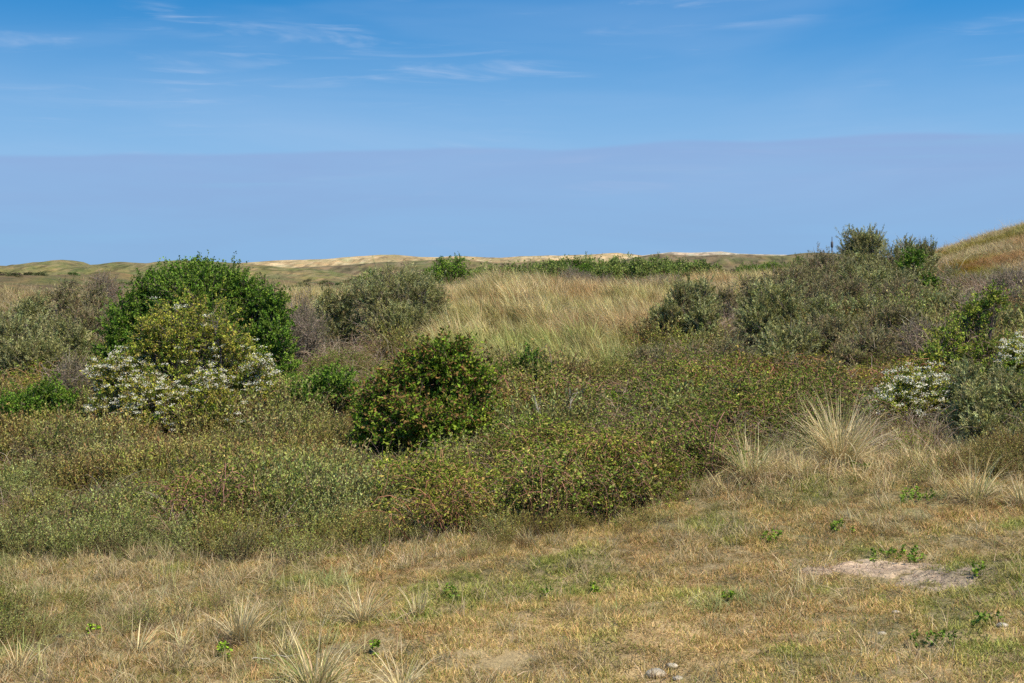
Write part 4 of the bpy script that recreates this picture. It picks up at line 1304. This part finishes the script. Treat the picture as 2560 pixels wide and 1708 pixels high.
# ------------------------------------------------------------------ small green plants in the turf
def herb(px, py, r_, label, bright=1.0, n=60, seed=0):
    rng = np.random.default_rng(500 + seed)
    x, y = ground_at(px, py)
    mb, ms = MB(), MB()
    k = max(5, n // 9)
    a = rng.random(k) * 6.28
    q = np.sqrt(rng.random(k)) * r_
    b = np.stack([np.cos(a) * q, np.sin(a) * q, 0 * a], 1)
    for j in range(k):
        b[j, 2] = float(gz(x + b[j, 0], y + b[j, 1])) - float(gz(x, y))
    top = b + np.stack([rng.normal(size=k) * 0.02, rng.normal(size=k) * 0.02, rng.uniform(0.07, 0.15, k)], 1)
    t = np.linspace(0, 1, 3)[None, :, None]
    tubes(ms, b[:, None] * (1 - t) + top[:, None] * t, np.tile([0.003, 0.0025, 0.0015], (k, 1)), np.array([[0.16, 0.18, 0.06]]).repeat(k, 0))
    p = np.repeat(top, 9, 0) - np.array([0, 0, 1.0]) * rng.uniform(0, 0.06, (k * 9, 1))
    d = unit(rng.normal(size=(k * 9, 3)) * np.array([1, 1, 0.35]) + np.array([0, 0, 0.25]))
    leaves(mb, rng, p, d, rng.uniform(0.03, 0.06, k * 9), rng.uniform(0.02, 0.035, k * 9), pick(rng, k * 9, [(0.19 * bright, 0.28 * bright, 0.03), (0.13, 0.20, 0.025)], [2, 1]))
    root = link('herb', None, label=label, cat='plant', group='small green plants in the turf', loc=(float(x), float(y), float(gz(x, y))))
    link('leaves', mb.mesh('leaves', MLEAF), root, kind='stuff')
    link('stems', ms.mesh('stems', MBARK), root, kind='stuff')


HERBS = [(570, 1645, 0.08, 1.6, 70, 'bright green plant right below the dense straw tuft'), (235, 1595, 0.06, 1.7, 40, 'yellow green sprig in the left foreground heath'),
         (940, 1642, 0.05, 1.4, 40, 'tiny green plant between the arching tufts'), (1487, 1488, 0.06, 1.5, 40, 'small light green plant in the middle of the turf'),
         (1812, 1507, 0.07, 1.3, 50, 'small green plant left of the bare sand patch'), (1922, 1358, 0.12, 1.2, 80, 'green leafy patch above the bare sand at left'),
         (2110, 1333, 0.15, 1.1, 90, 'green leafy patch straight above the bare sand'), (2290, 1258, 0.28, 1.1, 180, 'spreading green bramble patch in the turf under the row of tufts'),
         (2240, 1405, 0.32, 1.0, 200, 'low green mat along the upper rim of the bare sand'), (2440, 1447, 0.10, 1.3, 60, 'green plant at the right end of the bare sand'),
         (2335, 1622, 0.20, 0.8, 110, 'dark green mat in the lower right turf'), (2145, 1175, 0.20, 1.1, 130, 'green bush sprout at the foot of the largest fanned tuft'),
         (1360, 1500, 0.10, 1.0, 50, 'dull green sprout in the turf left of the light green plant'), (2470, 1570, 0.16, 0.8, 80, 'dark green sprig near the lower right edge'),
         (1130, 1500, 0.14, 0.9, 70, 'dull green patch right of the bleached stalk bunches'), (2420, 1180, 0.24, 1.1, 140, 'fresh green patch behind the wide green based tuft')]
for i, (px, py, r_, br_, n, lab) in enumerate(HERBS):
    herb(px, py, r_, lab, br_, n, i)


# ------------------------------------------------------------------ bare sand with litter, stones, dead wood
def build_sand():
    for i, (x, y, rx, ry) in enumerate(SANDXY[:4]):
        rng = np.random.default_rng(600 + i)
        g = np.linspace(-1.25, 1.25, 56)
        A, B = np.meshgrid(g, g)
        X = x + A * rx
        Y = y + B * ry * 2.2
        q = A * A + B * B + (fbm(X * 6, Y * 9, 77, 3) - 0.5) * 2.4
        z = gz(X, Y) + 0.035 * (1 - sstep(q, 0.1, 1.1)) - 0.012 + (fbm(X * 9, Y * 18, 78, 3) - 0.5) * 0.05
        mb = MB()
        nn = fbm(X * 7, Y * 16, 79, 3).ravel()[:, None]
        c = np.array([0.40, 0.30, 0.225]) * (0.55 + 0.95 * nn)
        j = (np.arange(55)[:, None] * 56 + np.arange(55)[None, :]).ravel()
        keep = (q.ravel()[j] < 1.15)
        j = j[keep]
        mb.add(np.stack([X.ravel(), Y.ravel(), z.ravel()], 1), c, None, np.stack([j, j + 1, j + 57, j + 56], 1))
        link('sand_patch', mb.mesh('sand_patch', MGROUND, True), kind='structure',
             label=['main bare greyish sand patch with litter in the turf', 'small bare sand patch right of the main one', 'rightmost bare sand patch', 'faint worn patch left of the main sand'][i], cat='sand')
    rng = np.random.default_rng(640)
    mb = MB()
    for (x, y, rx, ry) in SANDXY[:4]:
        n = int(900 * rx)
        xx = x + rng.normal(size=n) * rx * 0.6
        yy = y + rng.normal(size=n) * ry
        b = np.stack([xx, yy, gz(xx, yy) + 0.03], 1)
        c = pick(rng, n, [(0.40, 0.30, 0.22), (0.28, 0.19, 0.14), (0.5, 0.4, 0.3)], [2, 2, 1])
        blades(mb, rng, b, rng.random(n) * 6.28, rng.uniform(0.05, 0.14, n), rng.uniform(0.004, 0.008, n), rng.uniform(1.2, 1.6, n), rng.uniform(-0.2, 0.4, n), c, c, 2)
    link('dead_grass_litter', mb.mesh('dead_grass_litter', MBLADE), label='flattened dead grass litter lying over the bare sand', cat='litter', kind='stuff')


build_sand()


def stone(px, py, s, label, seed):
    rng = np.random.default_rng(700 + seed)
    x, y = ground_at(px, py)
    nu, nvv = 14, 9
    th = np.linspace(0, 2 * math.pi, nu, endpoint=False)
    ph = np.linspace(0.02, math.pi - 0.02, nvv)
    T, P_ = np.meshgrid(th, ph)
    d = np.stack([np.cos(T) * np.sin(P_), np.sin(T) * np.sin(P_), np.cos(P_)], -1)
    rr = 1 + (fbm(d[..., 0] * 1.6 + d[..., 2] + 9 + seed, d[..., 1] * 1.6 - d[..., 2], 31, 3) - 0.5) * 0.7
    V = d * rr[..., None] * np.array([1.2, 0.9, 0.55]) * s
    mb = MB()
    q = []
    for i in range(nvv - 1):
        for j in range(nu):
            q.append([i * nu + j, i * nu + (j + 1) % nu, (i + 1) * nu + (j + 1) % nu, (i + 1) * nu + j])
    mb.add(V.reshape(-1, 3), np.array([0.42, 0.37, 0.31]) * rng.uniform(0.8, 1.1), None, np.array(q))
    link('stone', mb.mesh('stone', MGROUND, True), label=label, cat='stone', group='pale stones in the turf', loc=(float(x), float(y), float(gz(x, y)) + s * 0.25))


for i, (px, py, s, lab) in enumerate([(1640, 1695, 0.085, 'largest pale stone at the bottom edge right of centre'), (1680, 1672, 0.05, 'grey stone just behind the largest pale one'),
                                     (1695, 1700, 0.045, 'small stone right of the largest pale one'), (2205, 1588, 0.04, 'small pale stone in the lower right turf'),
                                     (2240, 1535, 0.035, 'tiny pale stone below the bare sand'), (2505, 1568, 0.05, 'grey stone near the lower right edge')]):
    stone(px, py, s, lab, i)


def dead_branch(label, X, Y, z, pts, rad, seed, forks=6, flen=0.35, colr=(0.46, 0.40, 0.33)):
    rng = np.random.default_rng(800 + seed)
    mb, mt = MB(), MB()
    p = np.array(pts, float)
    t = np.linspace(0, len(p) - 1, 9)
    pl = np.stack([np.interp(t, np.arange(len(p)), p[:, i]) for i in range(3)], 1) + rng.normal(size=(9, 3)) * 0.012
    tubes(mb, pl[None], np.linspace(rad, rad * 0.4, 9)[None], np.array([colr]), 6)
    b = pl[rng.integers(2, 9, forks)]
    d = unit((p[-1] - p[0])[None] / np.linalg.norm(p[-1] - p[0]) + rng.normal(size=(forks, 3)) * 0.7)
    L = rng.uniform(0.4, 1, forks) * flen
    tt = np.linspace(0, 1, 5)[None, :, None]
    f = b[:, None] + d[:, None] * L[:, None, None] * tt + rng.normal(size=(forks, 5, 3)) * 0.015 * tt
    tubes(mt, f, np.linspace(0.5, 0.12, 5)[None] * np.full((forks, 1), rad), np.array([colr]).repeat(forks, 0) * rng.uniform(0.75, 1.15, (forks, 1)), 4)
    root = link('dead_branch', None, label=label, cat='branch', group='dead branches in the scrub', loc=(X, Y, z))
    link('limb', mb.mesh('limb', MBARK, True), root)
    link('twigs', mt.mesh('twigs', MBARK), root, kind='stuff')


def db(px, py, Y, *a, **k):
    x = float(pxy(px, Y))
    dead_branch(a[0], x, Y, float(zrow(py, Y)), *a[1:], **k)


db(1372, 1085, 24.6, 'pale forked dead branch standing in the bramble right of the dogwood', [(0, 0, -0.5), (-0.05, 0, 0), (-0.16, 0, 0.35), (-0.28, 0.05, 0.75)], 0.013, 1, forks=9, flen=0.5)
db(1420, 1070, 24.4, 'second pale dead branch beside the forked one', [(0, 0, -0.5), (0.0, 0, 0.1), (0.04, 0, 0.4), (0.02, 0.05, 0.75)], 0.010, 2, forks=8, flen=0.4)
db(1500, 1235, 20.6, 'long dry arching cane low in the bramble at centre right', [(-0.35, 0, -0.3), (0.1, 0, 0.15), (0.55, 0, 0.42), (0.9, 0.05, 0.5)], 0.008, 3, forks=7, flen=0.6, colr=(0.40, 0.30, 0.22))
db(1590, 1220, 20.7, 'grey dead stem drooping right of the long arching cane', [(-0.1, 0, 0.25), (0.15, 0, 0.28), (0.4, 0, 0.12), (0.6, 0, -0.3)], 0.008, 4, forks=6, flen=0.35, colr=(0.36, 0.29, 0.25))
db(560, 860, 28.0, 'dark dead limb showing inside the large hawthorn', [(0, 0, -0.9), (-0.08, 0, -0.2), (-0.2, 0, 0.3), (-0.1, 0, 0.6)], 0.022, 5, forks=8, flen=0.5, colr=(0.15, 0.11, 0.09))
x_, y_ = ground_at(680, 1662)
dead_branch('bleached stick lying in the turf at the bottom left', float(x_), float(y_), float(gz(x_, y_)) + 0.05, [(-0.22, 0, 0), (0, 0.02, 0.02), (0.25, -0.02, 0.04)], 0.006, 6, forks=4, flen=0.2, colr=(0.55, 0.47, 0.36))


# ------------------------------------------------------------------ far mast
def mast():
    Y = 400.0
    x = float(pxy(2080, Y))
    zb, zt = float(zrow(645, Y)), float(zrow(592, Y))
    root = link('mast', None, label='thin dark mast on the horizon left of the tallest buckthorn', cat='mast', loc=(x, Y, zb - 4))
    h = zt - zb + 4
    mb = MB()
    tubes(mb, np.array([[[0, 0, 0], [0, 0, h * 0.5], [0, 0, h]]]), np.array([[0.26, 0.2, 0.1]]), np.array([[0.10, 0.10, 0.11]]), 8)
    link('pole', mb.mesh('pole', MBARK, True), root)
    mb = MB()
    tubes(mb, np.array([[[0, 0, h * 0.66], [0, 0, h * 0.70], [0, 0, h * 0.84], [0, 0, h * 0.87]]]), np.array([[0.1, 0.4, 0.4, 0.1]]), np.array([[0.09, 0.09, 0.10]]), 8)
    link('platform', mb.mesh('platform', MBARK), root)


mast()
